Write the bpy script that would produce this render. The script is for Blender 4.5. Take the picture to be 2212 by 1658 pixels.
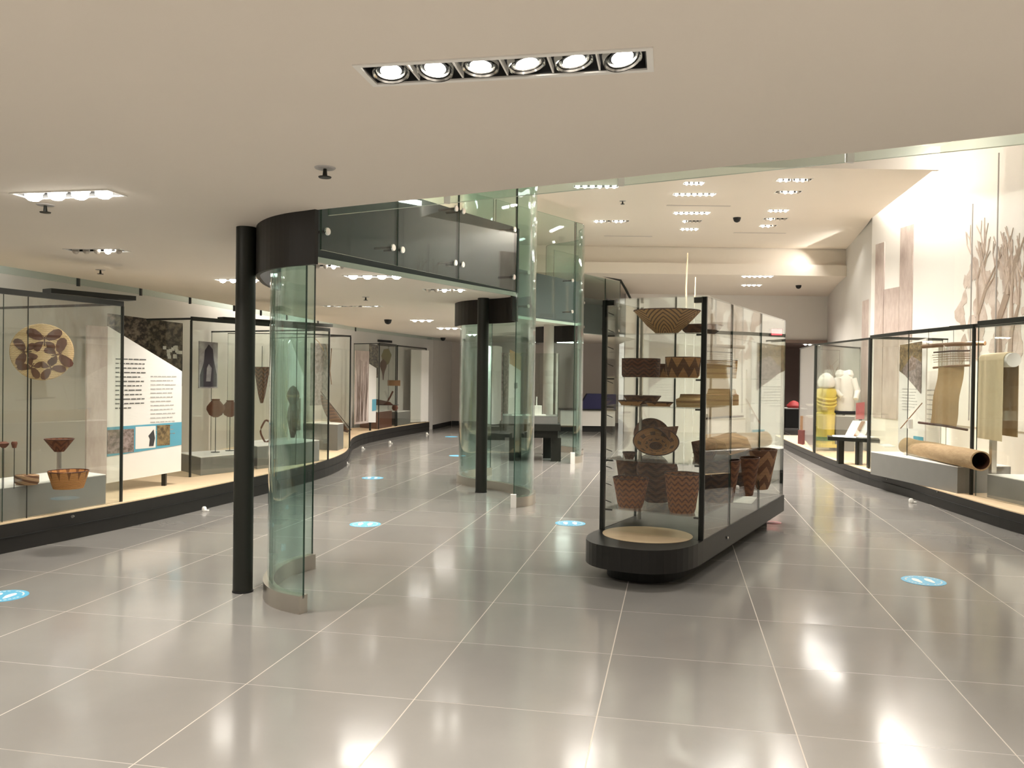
import bpy, bmesh, math, random
from mathutils import Vector, Matrix
random.seed(7)
for o in list(bpy.data.objects): bpy.data.objects.remove(o)
SC = bpy.context.scene
COL = SC.collection
pi = math.pi; R = math.radians

# ------------------------------------------------------------------ camera
PITCH, ROLL, F, EYE = R(-0.584), R(0.75), 1790.0, 1.6
cam = bpy.data.cameras.new('camera'); cam_o = bpy.data.objects.new('camera', cam); COL.objects.link(cam_o)
cam.sensor_width = 36; cam.sensor_fit = 'HORIZONTAL'; cam.lens = 36 * F / 2212; cam.clip_end = 200; cam.clip_start = 0.05
fw = Vector((0, math.cos(PITCH), math.sin(PITCH))); up = Vector((0, -math.sin(PITCH), math.cos(PITCH))); rt = Vector((1, 0, 0))
c_, s_ = math.cos(ROLL), math.sin(ROLL)
cr = rt * c_ + up * s_; cu = -rt * s_ + up * c_
cam_o.matrix_world = Matrix(((cr.x, cu.x, -fw.x, 0), (cr.y, cu.y, -fw.y, 0), (cr.z, cu.z, -fw.z, EYE), (0, 0, 0, 1)))
SC.camera = cam_o

# ------------------------------------------------------------------ world and view
W = bpy.data.worlds.new('world'); SC.world = W; W.use_nodes = True
W.node_tree.nodes['Background'].inputs[0].default_value = (1.0, 0.93, 0.84, 1)
W.node_tree.nodes['Background'].inputs[1].default_value = 0.35
SC.view_settings.view_transform = 'Standard'
try: SC.view_settings.look = 'None'
except Exception: pass
SC.view_settings.gamma = 1; SC.view_settings.use_curve_mapping = False
SC.view_settings.exposure = 1.28
try:
    SC.cycles.transparent_max_bounces = 48; SC.cycles.max_bounces = 10; SC.cycles.glossy_bounces = 5
except Exception: pass

def area(name, loc, sx, sy, power, col=(1, .93, .85), rot=(0, 0, 0), spread=150):
    l = bpy.data.lights.new(name, 'AREA'); l.shape = 'RECTANGLE'; l.size = sx; l.size_y = sy
    l.energy = power; l.color = col; l.spread = R(spread)
    o = bpy.data.objects.new(name, l); o.location = loc; o.rotation_euler = rot; COL.objects.link(o); return o

H1, H2, SL = 2.65, 4.7, 3.5
K = 0.50   # overall lamp power
# cove strip tubes that wash the tall right wall through the slot beside the high ceiling
area('cove_light', (6.75, 14.0, 5.02), 0.12, 5.2, 115 * K, (1, .97, .92), (0, R(35), R(-8)), 170)
area('cove_light', (6.0, 8.6, 5.15), 0.15, 6.0, 22 * K, (1, .96, .9), (0, R(25), 0), 170)
area('cove_light', (7.0, 18.4, 4.6), 0.12, 2.2, 25 * K, (1, .95, .88), (0, R(40), 0), 170)
# slot light along the left wall behind the hanging glass strip
area('slot_light', (-5.65, 8.5, 3.3), 0.12, 6.0, 40 * K, (1, 1, .96), (0, 0, R(10)), 170)
area('slot_light', (-4.6, 15.5, 3.3), 0.12, 6.0, 40 * K, (1, 1, .96), (0, 0, R(10)), 170)

# ------------------------------------------------------------------ pixel helpers (photo frame 2212 x 1658)
def ray(px, py):
    x = (px - 1106) / F; y = -(py - 829) / F
    xr = x * c_ - y * s_; yr = x * s_ + y * c_
    return Vector((xr, math.cos(PITCH) - yr * math.sin(PITCH), math.sin(PITCH) + yr * math.cos(PITCH)))
def G(px, py, z=0.0):
    d = ray(px, py); t = (z - EYE) / d.z; return Vector((d.x * t, d.y * t, z))
def A(px, py, Y):
    d = ray(px, py); t = Y / d.y; return Vector((d.x * t, Y, EYE + d.z * t))
def X(px, Y): return A(px, 812, Y).x
def Z(px, py, Y): return A(px, py, Y).z

# ------------------------------------------------------------------ mesh building
class MB:
    def __init__(s): s.v = []; s.f = []; s.m = []; s.sm = False
    def add(s, vs, fs, mi=0):
        n = len(s.v); s.v += [Vector(v) for v in vs]; s.f += [tuple(i + n for i in f) for f in fs]; s.m += [mi] * len(fs); return s
    def box(s, x0, x1, y0, y1, z0, z1, mi=0):
        return s.add([(x0,y0,z0),(x1,y0,z0),(x1,y1,z0),(x0,y1,z0),(x0,y0,z1),(x1,y0,z1),(x1,y1,z1),(x0,y1,z1)],
              [(3,2,1,0),(4,5,6,7),(0,1,5,4),(1,2,6,5),(2,3,7,6),(3,0,4,7)], mi)
    def obox(s, c, ax, ay, az, mi=0):   # centre and three half-axis vectors
        c, ax, ay, az = map(Vector, (c, ax, ay, az)); vs = []
        for k in (-1, 1):
            for i, j in ((-1,-1),(1,-1),(1,1),(-1,1)): vs.append(c + ax*i + ay*j + az*k)
        return s.add(vs, [(3,2,1,0),(4,5,6,7),(0,1,5,4),(1,2,6,5),(2,3,7,6),(3,0,4,7)], mi)
    def prism(s, poly, z0, z1, mi=0):
        n = len(poly); vs = [(p[0],p[1],z0) for p in poly] + [(p[0],p[1],z1) for p in poly]
        fs = [tuple(range(n-1,-1,-1)), tuple(range(n, 2*n))] + [(i,(i+1)%n,(i+1)%n+n,i+n) for i in range(n)]
        return s.add(vs, fs, mi)
    def lathe(s, prof, n=32, c=(0,0,0), mi=0, sy=1.0, wob=0.0):
        c = Vector(c); vs = []
        for r, z in prof:
            for i in range(n):
                a = 2*pi*i/n; w = 1 + wob*math.sin(5*a + z*9)
                vs.append(c + Vector((r*w*math.cos(a), r*w*sy*math.sin(a), z)))
        m = len(prof); fs = []
        for j in range(m-1):
            for i in range(n): fs.append((j*n+i, j*n+(i+1)%n, (j+1)*n+(i+1)%n, (j+1)*n+i))
        fs.append(tuple(range(n-1,-1,-1))); fs.append(tuple((m-1)*n+i for i in range(n)))
        return s.add(vs, fs, mi)
    def tube(s, pts, r, n=10, mi=0):
        pts = [Vector(p) for p in pts]; rr = r if isinstance(r, (list, tuple)) else [r]*len(pts); vs = []
        for k, p in enumerate(pts):
            t = (pts[min(k+1,len(pts)-1)] - pts[max(k-1,0)]).normalized()
            a = t.cross(Vector((0,0,1)))
            if a.length < .05: a = t.cross(Vector((1,0,0)))
            a.normalize(); b = t.cross(a).normalized()
            for i in range(n):
                q = 2*pi*i/n; vs.append(p + (a*math.cos(q) + b*math.sin(q))*rr[k])
        fs = []
        for j in range(len(pts)-1):
            for i in range(n): fs.append((j*n+i, (j+1)*n+i, (j+1)*n+(i+1)%n, j*n+(i+1)%n))
        fs.append(tuple(range(n))); fs.append(tuple((len(pts)-1)*n+i for i in range(n-1,-1,-1)))
        return s.add(vs, fs, mi)
    def ribbon(s, pts, z0, z1, th, mi=0, emi=None, eend=None):   # upright wall along a plan polyline
        if emi is None: emi = mi
        if eend is None: eend = emi
        P = [Vector((p[0],p[1],0)) for p in pts]; n = len(P); L = []; Rr = []
        for k in range(n):
            t = (P[min(k+1,n-1)] - P[max(k-1,0)]).normalized(); nn = Vector((-t.y, t.x, 0))*th/2
            L.append(P[k]+nn); Rr.append(P[k]-nn)
        b = len(s.v)
        for k in range(n):
            for q in (L[k], Rr[k]):
                s.v.append(Vector((q.x,q.y,z0))); s.v.append(Vector((q.x,q.y,z1)))
        def idx(k, side, top): return b + k*4 + side*2 + top
        for k in range(n-1):
            for f, mm in (((idx(k,0,0),idx(k,0,1),idx(k+1,0,1),idx(k+1,0,0)), mi), ((idx(k,1,0),idx(k+1,1,0),idx(k+1,1,1),idx(k,1,1)), mi),
                      ((idx(k,0,1),idx(k,1,1),idx(k+1,1,1),idx(k+1,0,1)), emi), ((idx(k,0,0),idx(k+1,0,0),idx(k+1,1,0),idx(k,1,0)), emi)):
                s.f.append(f); s.m.append(mm)
        s.f.append((idx(0,0,0),idx(0,1,0),idx(0,1,1),idx(0,0,1))); s.m.append(eend)
        k = n-1; s.f.append((idx(k,0,0),idx(k,0,1),idx(k,1,1),idx(k,1,0))); s.m.append(eend)
        return s
    def xf(s, M, start=0):
        for i in range(start, len(s.v)): s.v[i] = M @ s.v[i]
        return s
def smooth_poly(pts, n=6):
    P = [Vector((p[0],p[1],0)) for p in pts]; out = []
    for k in range(len(P)-1):
        p0 = P[max(k-1,0)]; p1 = P[k]; p2 = P[k+1]; p3 = P[min(k+2,len(P)-1)]
        for i in range(n):
            t = i/n
            q = 0.5*((2*p1)+(p2-p0)*t+(2*p0-5*p1+4*p2-p3)*t*t+(-p0+3*p1-3*p2+p3)*t*t*t)
            out.append((q.x,q.y))
    out.append((P[-1].x,P[-1].y)); return out
def build(name, mb, mats, parent=None, origin=(0,0,0), smooth=False):
    me = bpy.data.meshes.new(name); og = Vector(origin)
    me.from_pydata([tuple(v-og) for v in mb.v], [], mb.f)
    if not isinstance(mats, (list, tuple)): mats = [mats]
    for m in mats: me.materials.append(m)
    for p, mi in zip(me.polygons, mb.m): p.material_index = min(mi, len(mats)-1)
    bm = bmesh.new(); bm.from_mesh(me); bmesh.ops.recalc_face_normals(bm, faces=bm.faces); bm.to_mesh(me); bm.free()
    if smooth:
        for p in me.polygons: p.use_smooth = len(p.vertices) <= 4
        try: me.set_sharp_from_angle(angle=R(40))
        except Exception: pass
    me.update()
    o = bpy.data.objects.new(name, me); COL.objects.link(o)
    if parent is not None: o.parent = parent
    else: o.location = og
    return o
def thing(name, label, cat, loc, group=None):
    o = bpy.data.objects.new(name, None); COL.objects.link(o); o.empty_display_size = .1
    o.location = loc; o['label'] = label; o['category'] = cat
    if group: o['group'] = group
    return o
def part(root, name, mb, mat, label=None, smooth=False, base=None):
    b = base if base is not None else root.location
    o = build(name, mb, mat, root, b, smooth)
    if label: o['label'] = label
    return o
def sub(par, root, name, mb, mat, smooth=False):
    return build(name, mb, mat, par, root.location, smooth)
def single(name, mb, mat, label, cat, group=None, smooth=False):
    xs = [v.x for v in mb.v]; ys = [v.y for v in mb.v]; zs = [v.z for v in mb.v]
    o = build(name, mb, mat, None, ((min(xs)+max(xs))/2, (min(ys)+max(ys))/2, min(zs)), smooth)
    o['label'] = label; o['category'] = cat
    if group: o['group'] = group
    return o
def struct(name, mb, mat, smooth=False):
    o = build(name, mb, mat, None, (0,0,0), smooth); o['kind'] = 'structure'; return o
def dup(root, loc, label, name=None):
    r = root.copy(); COL.objects.link(r); r.location = loc; r['label'] = label
    for ch in list(root.children):
        c = ch.copy(); COL.objects.link(c); c.parent = r
        for g in list(ch.children):
            d = g.copy(); COL.objects.link(d); d.parent = c
    return r

# ------------------------------------------------------------------ materials
def sc(r, g, b):
    f = lambda v: ((v/255+0.055)/1.055)**2.4 if v/255 > 0.04045 else v/255/12.92
    return (f(r), f(g), f(b), 1)
class N:
    def __init__(s, name):
        s.m = bpy.data.materials.new(name); s.m.use_nodes = True; s.t = s.m.node_tree; s.t.nodes.clear()
        s.out = s.n('ShaderNodeOutputMaterial')
    def n(s, typ, **kw):
        x = s.t.nodes.new(typ)
        for k, v in kw.items(): setattr(x, k, v)
        return x
    def l(s, a, b): s.t.links.new(a, b)
    def val(s, sock, v):
        if hasattr(v, 'is_linked'): s.l(v, sock)
        else: sock.default_value = v
    def math(s, op, a, b=0.0, c=0.0):
        x = s.n('ShaderNodeMath', operation=op); s.val(x.inputs[0], a); s.val(x.inputs[1], b); s.val(x.inputs[2], c); return x.outputs[0]
    def mix(s, f, a, b):
        x = s.n('ShaderNodeMix', data_type='RGBA'); s.val(x.inputs[0], f); s.val(x.inputs[6], a); s.val(x.inputs[7], b); return x.outputs[2]
    def obj(s): return s.n('ShaderNodeTexCoord').outputs['Object']
    def sep(s, v):
        x = s.n('ShaderNodeSeparateXYZ'); s.l(v, x.inputs[0]); return x.outputs
    def noise(s, v, scale, detail=3, rough=.5):
        x = s.n('ShaderNodeTexNoise'); s.l(v, x.inputs['Vector']); x.inputs['Scale'].default_value = scale; x.inputs['Detail'].default_value = detail; x.inputs['Roughness'].default_value = rough; return x.outputs[0]
    def map(s, v, scale=(1,1,1), rot=(0,0,0), loc=(0,0,0)):
        x = s.n('ShaderNodeMapping'); s.l(v, x.inputs[0]); x.inputs['Scale'].default_value = scale; x.inputs['Rotation'].default_value = rot; x.inputs['Location'].default_value = loc; return x.outputs[0]
    def ramp(s, f, stops):
        x = s.n('ShaderNodeValToRGB'); s.l(f, x.inputs[0]); e = x.color_ramp.elements
        while len(e) < len(stops): e.new(.5)
        for q, (p, c) in zip(e, stops): q.position = p; q.color = c
        return x.outputs[0]
    def bsdf(s, col, rough=.6, metal=0, spec=.5, bump=None, bs=.2, normal=None):
        x = s.n('ShaderNodeBsdfPrincipled'); s.val(x.inputs['Base Color'], col); s.val(x.inputs['Roughness'], rough); s.val(x.inputs['Metallic'], metal)
        x.inputs['Specular IOR Level'].default_value = spec
        if bump is not None:
            b = s.n('ShaderNodeBump'); b.inputs['Strength'].default_value = bs; b.inputs['Distance'].default_value = .01; s.l(bump, b.inputs['Height']); s.l(b.outputs[0], x.inputs['Normal'])
        if normal is not None: s.l(normal, x.inputs['Normal'])
        s.l(x.outputs[0], s.out.inputs[0]); return s.m
def plain(name, col, rough=.6, metal=0, var=.06, nscale=6, spec=.5, bump=0):
    n = N(name); v = n.obj(); f = n.noise(v, nscale)
    a = tuple(c*(1-var) for c in col[:3])+(1,); b = tuple(min(1,c*(1+var)) for c in col[:3])+(1,)
    return n.bsdf(n.mix(f, a, b), rough, metal, spec, f if bump else None, bump)
def glass(name, tint, f0=.06, refl=(1,1,1,1)):
    n = N(name)
    lw = n.n('ShaderNodeLayerWeight'); lw.inputs[0].default_value = .5
    p = n.math('POWER', lw.outputs['Facing'], 4.5)
    fac = n.math('ADD', f0, n.math('MULTIPLY', p, .9))
    v = n.obj(); wob = n.noise(v, .9, 1)
    b = n.n('ShaderNodeBump'); b.inputs['Strength'].default_value = .02; b.inputs['Distance'].default_value = .05; n.l(wob, b.inputs['Height'])
    tr = n.n('ShaderNodeBsdfTransparent'); tr.inputs[0].default_value = tint
    gl = n.n('ShaderNodeBsdfGlossy'); gl.inputs[0].default_value = refl; gl.inputs['Roughness'].default_value = .0; n.l(b.outputs[0], gl.inputs['Normal'])
    mx = n.n('ShaderNodeMixShader'); n.l(fac, mx.inputs[0]); n.l(tr.outputs[0], mx.inputs[1]); n.l(gl.outputs[0], mx.inputs[2]); n.l(mx.outputs[0], n.out.inputs[0])
    return n.m
def emit(name, col, st):
    n = N(name); e = n.n('ShaderNodeEmission'); e.inputs[0].default_value = col; e.inputs[1].default_value = st; n.l(e.outputs[0], n.out.inputs[0]); return n.m

def floor_mat():
    n = N('polished_floor_tile'); th = R(11.18); s = .8993; u0 = -2.140; v0 = 2.9965
    o = n.sep(n.obj())
    u = n.math('SUBTRACT', n.math('MULTIPLY', o[0], math.cos(th)), n.math('MULTIPLY', o[1], math.sin(th)))
    v = n.math('ADD', n.math('MULTIPLY', o[0], math.sin(th)), n.math('MULTIPLY', o[1], math.cos(th)))
    U = n.math('DIVIDE', n.math('SUBTRACT', u, u0), s); V = n.math('DIVIDE', n.math('SUBTRACT', v, v0), s)
    fu = n.math('ABSOLUTE', n.math('SUBTRACT', n.math('FRACT', n.math('ADD', U, .5)), .5)); fv = n.math('ABSOLUTE', n.math('SUBTRACT', n.math('FRACT', n.math('ADD', V, .5)), .5))
    gu = n.math('LESS_THAN', fu, .0034); gv = n.math('MULTIPLY', n.math('LESS_THAN', fv, .0026), .55)
    g = n.math('MAXIMUM', gu, gv)
    cx = n.n('ShaderNodeCombineXYZ'); n.l(n.math('FLOOR', U), cx.inputs[0]); n.l(n.math('FLOOR', V), cx.inputs[1])
    wn = n.n('ShaderNodeTexWhiteNoise', noise_dimensions='3D'); n.l(cx.outputs[0], wn.inputs['Vector'])
    cl = n.noise(n.map(n.obj(), (1,1,1)), 1.3, 5, .6)
    base = n.mix(cl, sc(126,124,120), sc(147,144,139))
    base = n.mix(n.math('MULTIPLY', wn.outputs['Value'], .22), base, sc(112,110,107))
    col = n.mix(n.math('MULTIPLY', g, .75), base, sc(196,186,172))
    # each tile lies a hair out of level
    w = n.sep(wn.outputs['Color'])
    cb = n.n('ShaderNodeCombineXYZ')
    n.l(n.math('MULTIPLY', n.math('SUBTRACT', w[0], .5), .012), cb.inputs[0]); n.l(n.math('MULTIPLY', n.math('SUBTRACT', w[1], .5), .012), cb.inputs[1]); cb.inputs[2].default_value = 1
    nm = n.n('ShaderNodeVectorMath', operation='NORMALIZE'); n.l(cb.outputs[0], nm.inputs[0])
    ro = n.math('ADD', .09, n.math('MULTIPLY', n.noise(n.obj(), 3, 3), .09))
    ro = n.math('ADD', ro, n.math('MULTIPLY', g, .3))
    return n.bsdf(col, ro, 0, .62, normal=nm.outputs[0])
M = {}
M['floor'] = floor_mat()
M['ceiling'] = plain('ceiling_paint', (.80,.73,.64,1), .9, var=.02, nscale=1.2)
M['wall'] = plain('wall_paint', (.66,.64,.605,1), .85, var=.03, nscale=2)
M['wallw'] = plain('white_wall_paint', (.86,.83,.79,1), .85, var=.02, nscale=2)
M['wallg'] = plain('taupe_wall_paint', (.58,.53,.49,1), .85, var=.04, nscale=2)
M['brown'] = plain('brown_wall', (.30,.22,.19,1), .7)
M['dark'] = plain('dark_painted_steel', (.017,.018,.014,1), .42, var=.1, spec=.35)
M['drum'] = plain('bronze_dark_fascia', (.017,.014,.011,1), .5, var=.08, spec=.3)
M['post'] = plain('black_case_frame', (.014,.016,.013,1), .35)
M['plinth'] = plain('charcoal_plinth_laminate', (.019,.018,.017,1), .38, var=.1, nscale=3, spec=.35)
M['plinthg'] = plain('grey_plinth_front', (.075,.075,.072,1), .35, var=.1, nscale=3)
M['black'] = plain('black_recess', (.006,.006,.006,1), .6)
M['steel'] = plain('brushed_steel', (.62,.58,.52,1), .28, metal=1, var=.05)
M['chrome'] = plain('chrome_fitting', (.9,.9,.88,1), .12, metal=1, var=.02)
M['slab'] = plain('grey_slab_fascia', (.05,.054,.053,1), .8, var=.12, nscale=1.6)
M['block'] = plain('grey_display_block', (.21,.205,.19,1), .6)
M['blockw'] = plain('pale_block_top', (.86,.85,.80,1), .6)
M['white'] = plain('white_board', (.87,.85,.80,1), .55, var=.02)
M['blue'] = plain('pale_blue_print', sc(98,168,190), .5)
M['pink'] = plain('rose_print', sc(178,98,98), .5)
M['ink'] = plain('dark_ink', (.05,.05,.05,1), .7)
M['inkm'] = plain('mid_ink', (.12,.115,.11,1), .7)
M['inkg'] = plain('grey_ink', (.48,.46,.44,1), .7)
M['glass'] = glass('clear_glass', (.96,.972,.958,1), .045)
M['glassb'] = glass('green_balustrade_glass', (.865,.93,.915,1), .03)
M['glassc'] = glass('curved_green_glass', (.80,.89,.868,1), .06)
M['edge'] = plain('dark_green_glass_edge', (.02,.05,.035,1), .15)
M['edgel'] = plain('pale_green_glass_edge', (.50,.60,.50,1), .12)
M['lamp'] = emit('lamp_glow', (1,.95,.86,1), 14)
M['lampoff'] = plain('unlit_lamp', (.55,.5,.44,1), .3, metal=.6)
M['birch'] = None
def birch():
    n = N('birch_deck'); v = n.obj(); f = n.noise(n.map(v, (1.2, 9, 9), (0,0,.35)), 3, 4)
    return n.bsdf(n.mix(f, sc(214,186,150), sc(236,214,180)), .5)
M['birch'] = birch()
M['sblue'] = plain('blue_floor_vinyl', sc(96,178,214), .4, var=.08, nscale=20)
M['cream'] = plain('cream_cloth', sc(228,210,174), .9, var=.06, nscale=14, bump=.2)
M['creamw'] = plain('white_cloth', (.85,.83,.77,1), .85, var=.05, nscale=9, bump=.3)
M['yellow'] = plain('yellow_satin', sc(228,206,92), .35, var=.18, nscale=7, bump=.3)
M['green'] = plain('green_hem', sc(96,140,70), .6)
M['navy'] = plain('navy_cover', sc(38,38,84), .6)
M['wood'] = plain('worn_brown_wood', sc(148,112,80), .6, var=.2, nscale=9)
M['dwood'] = plain('dark_brown_wood', sc(80,48,34), .6, var=.2, nscale=12)
M['clay'] = plain('red_brown_clay', sc(112,72,54), .7, var=.15, nscale=10)
M['maroon'] = plain('maroon_cloth', sc(104,50,46), .8, var=.15)
M['tan'] = plain('tan_weave', sc(196,164,120), .85, var=.1, nscale=30)
M['taupe'] = plain('taupe_weave', sc(168,146,112), .85, var=.1, nscale=30)
M['bark'] = None
def bark():
    n = N('pale_bark'); v = n.obj(); f = n.noise(n.map(v, (9, 2.5, 9)), 3, 6, .7)
    return n.bsdf(n.mix(f, sc(140,112,78), sc(196,170,130)), .8, bump=f, bs=.8)
M['bark'] = bark()
def weave(name, c1, c2, kind='zig', n_=8, amp=.5, p=.05, thr=.5, coil=.012):
    c1 = tuple(min(.9, q*1.35) for q in c1[:3])+(1,); c2 = tuple(q*1.3 for q in c2[:3])+(1,)
    n = N(name); o = n.sep(n.obj())
    ang = n.math('DIVIDE', n.math('ARCTAN2', o[1], o[0]), 2*pi)
    tri = n.math('MULTIPLY', n.math('ABSOLUTE', n.math('SUBTRACT', n.math('FRACT', n.math('ADD', n.math('MULTIPLY', ang, n_), 8.0)), .5)), 2)
    rad = n.math('SQRT', n.math('ADD', n.math('MULTIPLY', o[0], o[0]), n.math('MULTIPLY', o[1], o[1])))
    h = n.math('ADD', n.math('DIVIDE', o[2], p), 20.0)
    if kind == 'zig': s = n.math('GREATER_THAN', n.math('FRACT', n.math('ADD', h, n.math('MULTIPLY', tri, amp/p))), thr)
    elif kind == 'rings': s = n.math('GREATER_THAN', n.math('FRACT', h), thr)
    elif kind == 'spiral': s = n.math('GREATER_THAN', n.math('FRACT', n.math('ADD', h, n.math('MULTIPLY', n.math('ADD', ang, .5), n_))), thr)
    elif kind == 'star':
        a = n.math('FRACT', n.math('ADD', n.math('DIVIDE', rad, p), n.math('MULTIPLY', tri, amp)))
        s = n.math('GREATER_THAN', a, thr)
    elif kind == 'sun':
        a = n.math('LESS_THAN', rad, .055); tb_ = n.math('MULTIPLY', n.math('GREATER_THAN', rad, .125), n.math('LESS_THAN', rad, .155))
        b_ = n.math('MULTIPLY', n.math('MULTIPLY', n.math('GREATER_THAN', n.math('ADD', rad, n.math('MULTIPLY', tri, .02)), .09), n.math('LESS_THAN', n.math('ADD', rad, n.math('MULTIPLY', tri, .02)), .104)), n.math('GREATER_THAN', tri, .4))
        s = n.math('MAXIMUM', a, n.math('MAXIMUM', b_, n.math('MULTIPLY', tb_, n.math('LESS_THAN', tri, .45))))
    elif kind == 'teeth': s = n.math('GREATER_THAN', n.math('ADD', n.math('MULTIPLY', tri, amp), n.math('MULTIPLY', o[2], -1)), thr)
    else: s = n.math('GREATER_THAN', n.noise(n.obj(), 14, 2), thr)
    cw = n.math('SINE', n.math('MULTIPLY', n.math('ADD', o[2], n.math('MULTIPLY', rad, .6)), 2*pi/coil))
    nz = n.noise(n.obj(), 60, 2)
    col = n.mix(n.math('MULTIPLY', s, .88), c1, c2); col = n.mix(n.math('MULTIPLY', nz, .35), col, (c1[0]*.5, c1[1]*.45, c1[2]*.4, 1))
    return n.bsdf(col, .8, bump=cw, bs=.5)
def stone_print(name, a, b, scale=5, lo=.4, hi=.6, mp=(1,1,1), det=6):
    n = N(name); f = n.noise(n.map(n.obj(), mp), scale, det, .65)
    return n.bsdf(n.ramp(f, [(lo, a), (hi, b)]), .6)
M['strip'] = stone_print('taupe_rock_photo_print', sc(176,158,150), sc(206,192,184), 2.2, .35, .65, (2.2,2.2,.8))
M['plants'] = stone_print('dark_undergrowth_photo_print', sc(38,32,26), sc(126,112,96), 14, .45, .62)
M['photoa'] = stone_print('landscape_photo_print', sc(104,92,84), sc(166,150,146), 18, .4, .6)
M['photob'] = stone_print('desert_photo_print', sc(86,72,50), sc(150,128,88), 16, .4, .6)
M['portrait'] = stone_print('violet_grey_photo_print', sc(150,144,148), sc(176,170,172), 8, .4, .6)
M['violet'] = plain('violet_black_print', sc(70,62,72), .7)
M['treeprint'] = plain('faded_tree_print', sc(206,190,176), .7, var=.12, nscale=8)
M['reedprint'] = plain('brown_reed_print', sc(128,110,98), .7, var=.1)

# ------------------------------------------------------------------ setting
near_edge = [(9.5,-.5),(5,1.95),(2.16,3.5),(1.53,3.86),(.53,4.4),(.06,4.64),(-.41,4.9),(-.9,5.15),(-1.2,5.31)]
prow1 = smooth_poly([(-1.36,5.40),(-1.51,5.50),(-1.68,5.68),(-1.83,5.95),(-1.92,6.3),(-1.99,6.7),(-2.0,7.1),(-1.95,7.45),(-1.82,7.72)], 4)
bay1 = [(-1.23,8.72),(-.54,9.87),(-.06,10.6)]
prow2 = smooth_poly([(.03,10.78),(.05,10.95),(-.05,11.15),(-.2,11.33),(-.42,11.52),(-.68,11.78),(-.84,12.2),(-.86,12.8),(-.68,13.5)], 4)
bay2 = [(-.3,14.2),(.37,15.35),(1.15,16.55)]
prow3 = smooth_poly([(1.3,16.85),(1.25,17.1),(.95,17.35),(.55,17.8),(.4,18.2),(.6,18.8)], 4)
bay3 = [(2,20.4),(2.9,21.6),(3.4,23.0),(3.4,27)]
left_edge = [(-2.0,27),(-2.05,24.0),(-2.4,22.9),(-3.0,21),(-3.57,18.9),(-3.88,17),(-4.25,14.2),(-4.57,12),(-4.77,10.56),(-5.0,9.48),(-5.22,8.43),(-5.6,6),(-6,3),(-6.5,-8)]
slab_poly = near_edge + prow1 + bay1 + prow2 + bay2 + prow3 + bay3 + left_edge + [(9.5,-8)]
lw_ = smooth_poly([(-7.4,-8),(-7.0,0),(-6.55,5),(-6.05,8),(-5.55,10.5),(-5.2,13),(-4.8,16.5),(-4.3,19.5),(-3.2,22.3),(-2.35,24.2)], 4)
rw_ = smooth_poly([(8.6,-8),(8.2,0),(7.75,6),(7.45,10),(7.2,13),(6.95,16.0)], 4)

struct('floor', MB().box(-10,12,-8,36,-.2,0), M['floor'])
# low ceiling slab with lamp recesses cut out later
SLAB = MB().prism(slab_poly, H1, SL)
# high ceiling
HI = MB().prism([(-10,12.2),(6.15,12.2),(6.84,15.9),(7.02,16.5),(7.9,19.7),(-10,19.7)], H2, H2+.3)
struct('wall_left', MB().ribbon(lw_, 0, 5.6, .1), M['wall'])
struct('wall_right', MB().ribbon(rw_ + [(6.97,16.02)], 0, 5.6, .1), M['wallw'])
struct('wall_right_far', MB().ribbon([(6.99,16.03),(7.30,17.3),(7.62,18.5),(8.34,21.2),(9.30,24.4)], 0, 5.6, .1), M['wall'])
struct('wall_far', MB().box(3.3,7.93,24.3,24.5,0,4.1).box(7.93,9.4,24.3,24.5,2.7,4.1).box(9.1,9.4,24.3,24.5,0,2.7), M['wallw'])
struct('wall_back', MB().box(-2.2,3.4,26.4,26.6,0,H1+.3), M['wallg'])
struct('wall_back_left', MB().ribbon([(-2.35,24.2),(-1.98,26.4)], 0, 5.0, .1), M['wall'])
struct('wall_upper', MB().box(-10,3.3,26.6,26.8,SL,5.6), M['wallw'])
struct('wall_outer_left', MB().box(-10,-9.8,-8,27,0,5.6), M['wall'])
struct('wall_rear', MB().box(-10,12,-8.2,-8,0,5.6), M['wall'])
struct('ceiling_upper', MB().box(-10,12,-8.2,27,5.5,5.7), M['wallw'])
struct('ceiling_far', MB().box(-10,10,19.95,26.8,4.04,4.14), M['ceiling'])
struct('trim_1', MB().box(-10,7.97,19.72,19.85,4.3,5.5), M['ceiling'])
struct('trim_2', MB().box(-10,7.95,19.55,19.95,4.04,4.3), M['ceiling'])
struct('trim_3', MB().box(-10,6.2,12.12,12.2,H2-.02,H2+.32), M['ceiling'])
struct('baseboard_back', MB().box(-1.9,3.4,26.36,26.4,0,.13), M['black'])
struct('baseboard_left', MB().ribbon([(-2.28,24.15),(-1.92,26.3)], 0, .13, .03), M['black'])
struct('trim_4', MB().box(7.88,7.95,24.2,24.55,0,2.75).box(7.88,9.2,24.2,24.55,2.66,2.75), M['brown'])
struct('wall_passage', MB().box(7.6,13,31,31.2,0,3).box(7.6,7.75,24.55,31,0,3).box(7.6,13,24.55,31,2.76,2.9).box(12,12.2,24.55,31,0,2.75), M['brown'])

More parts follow.
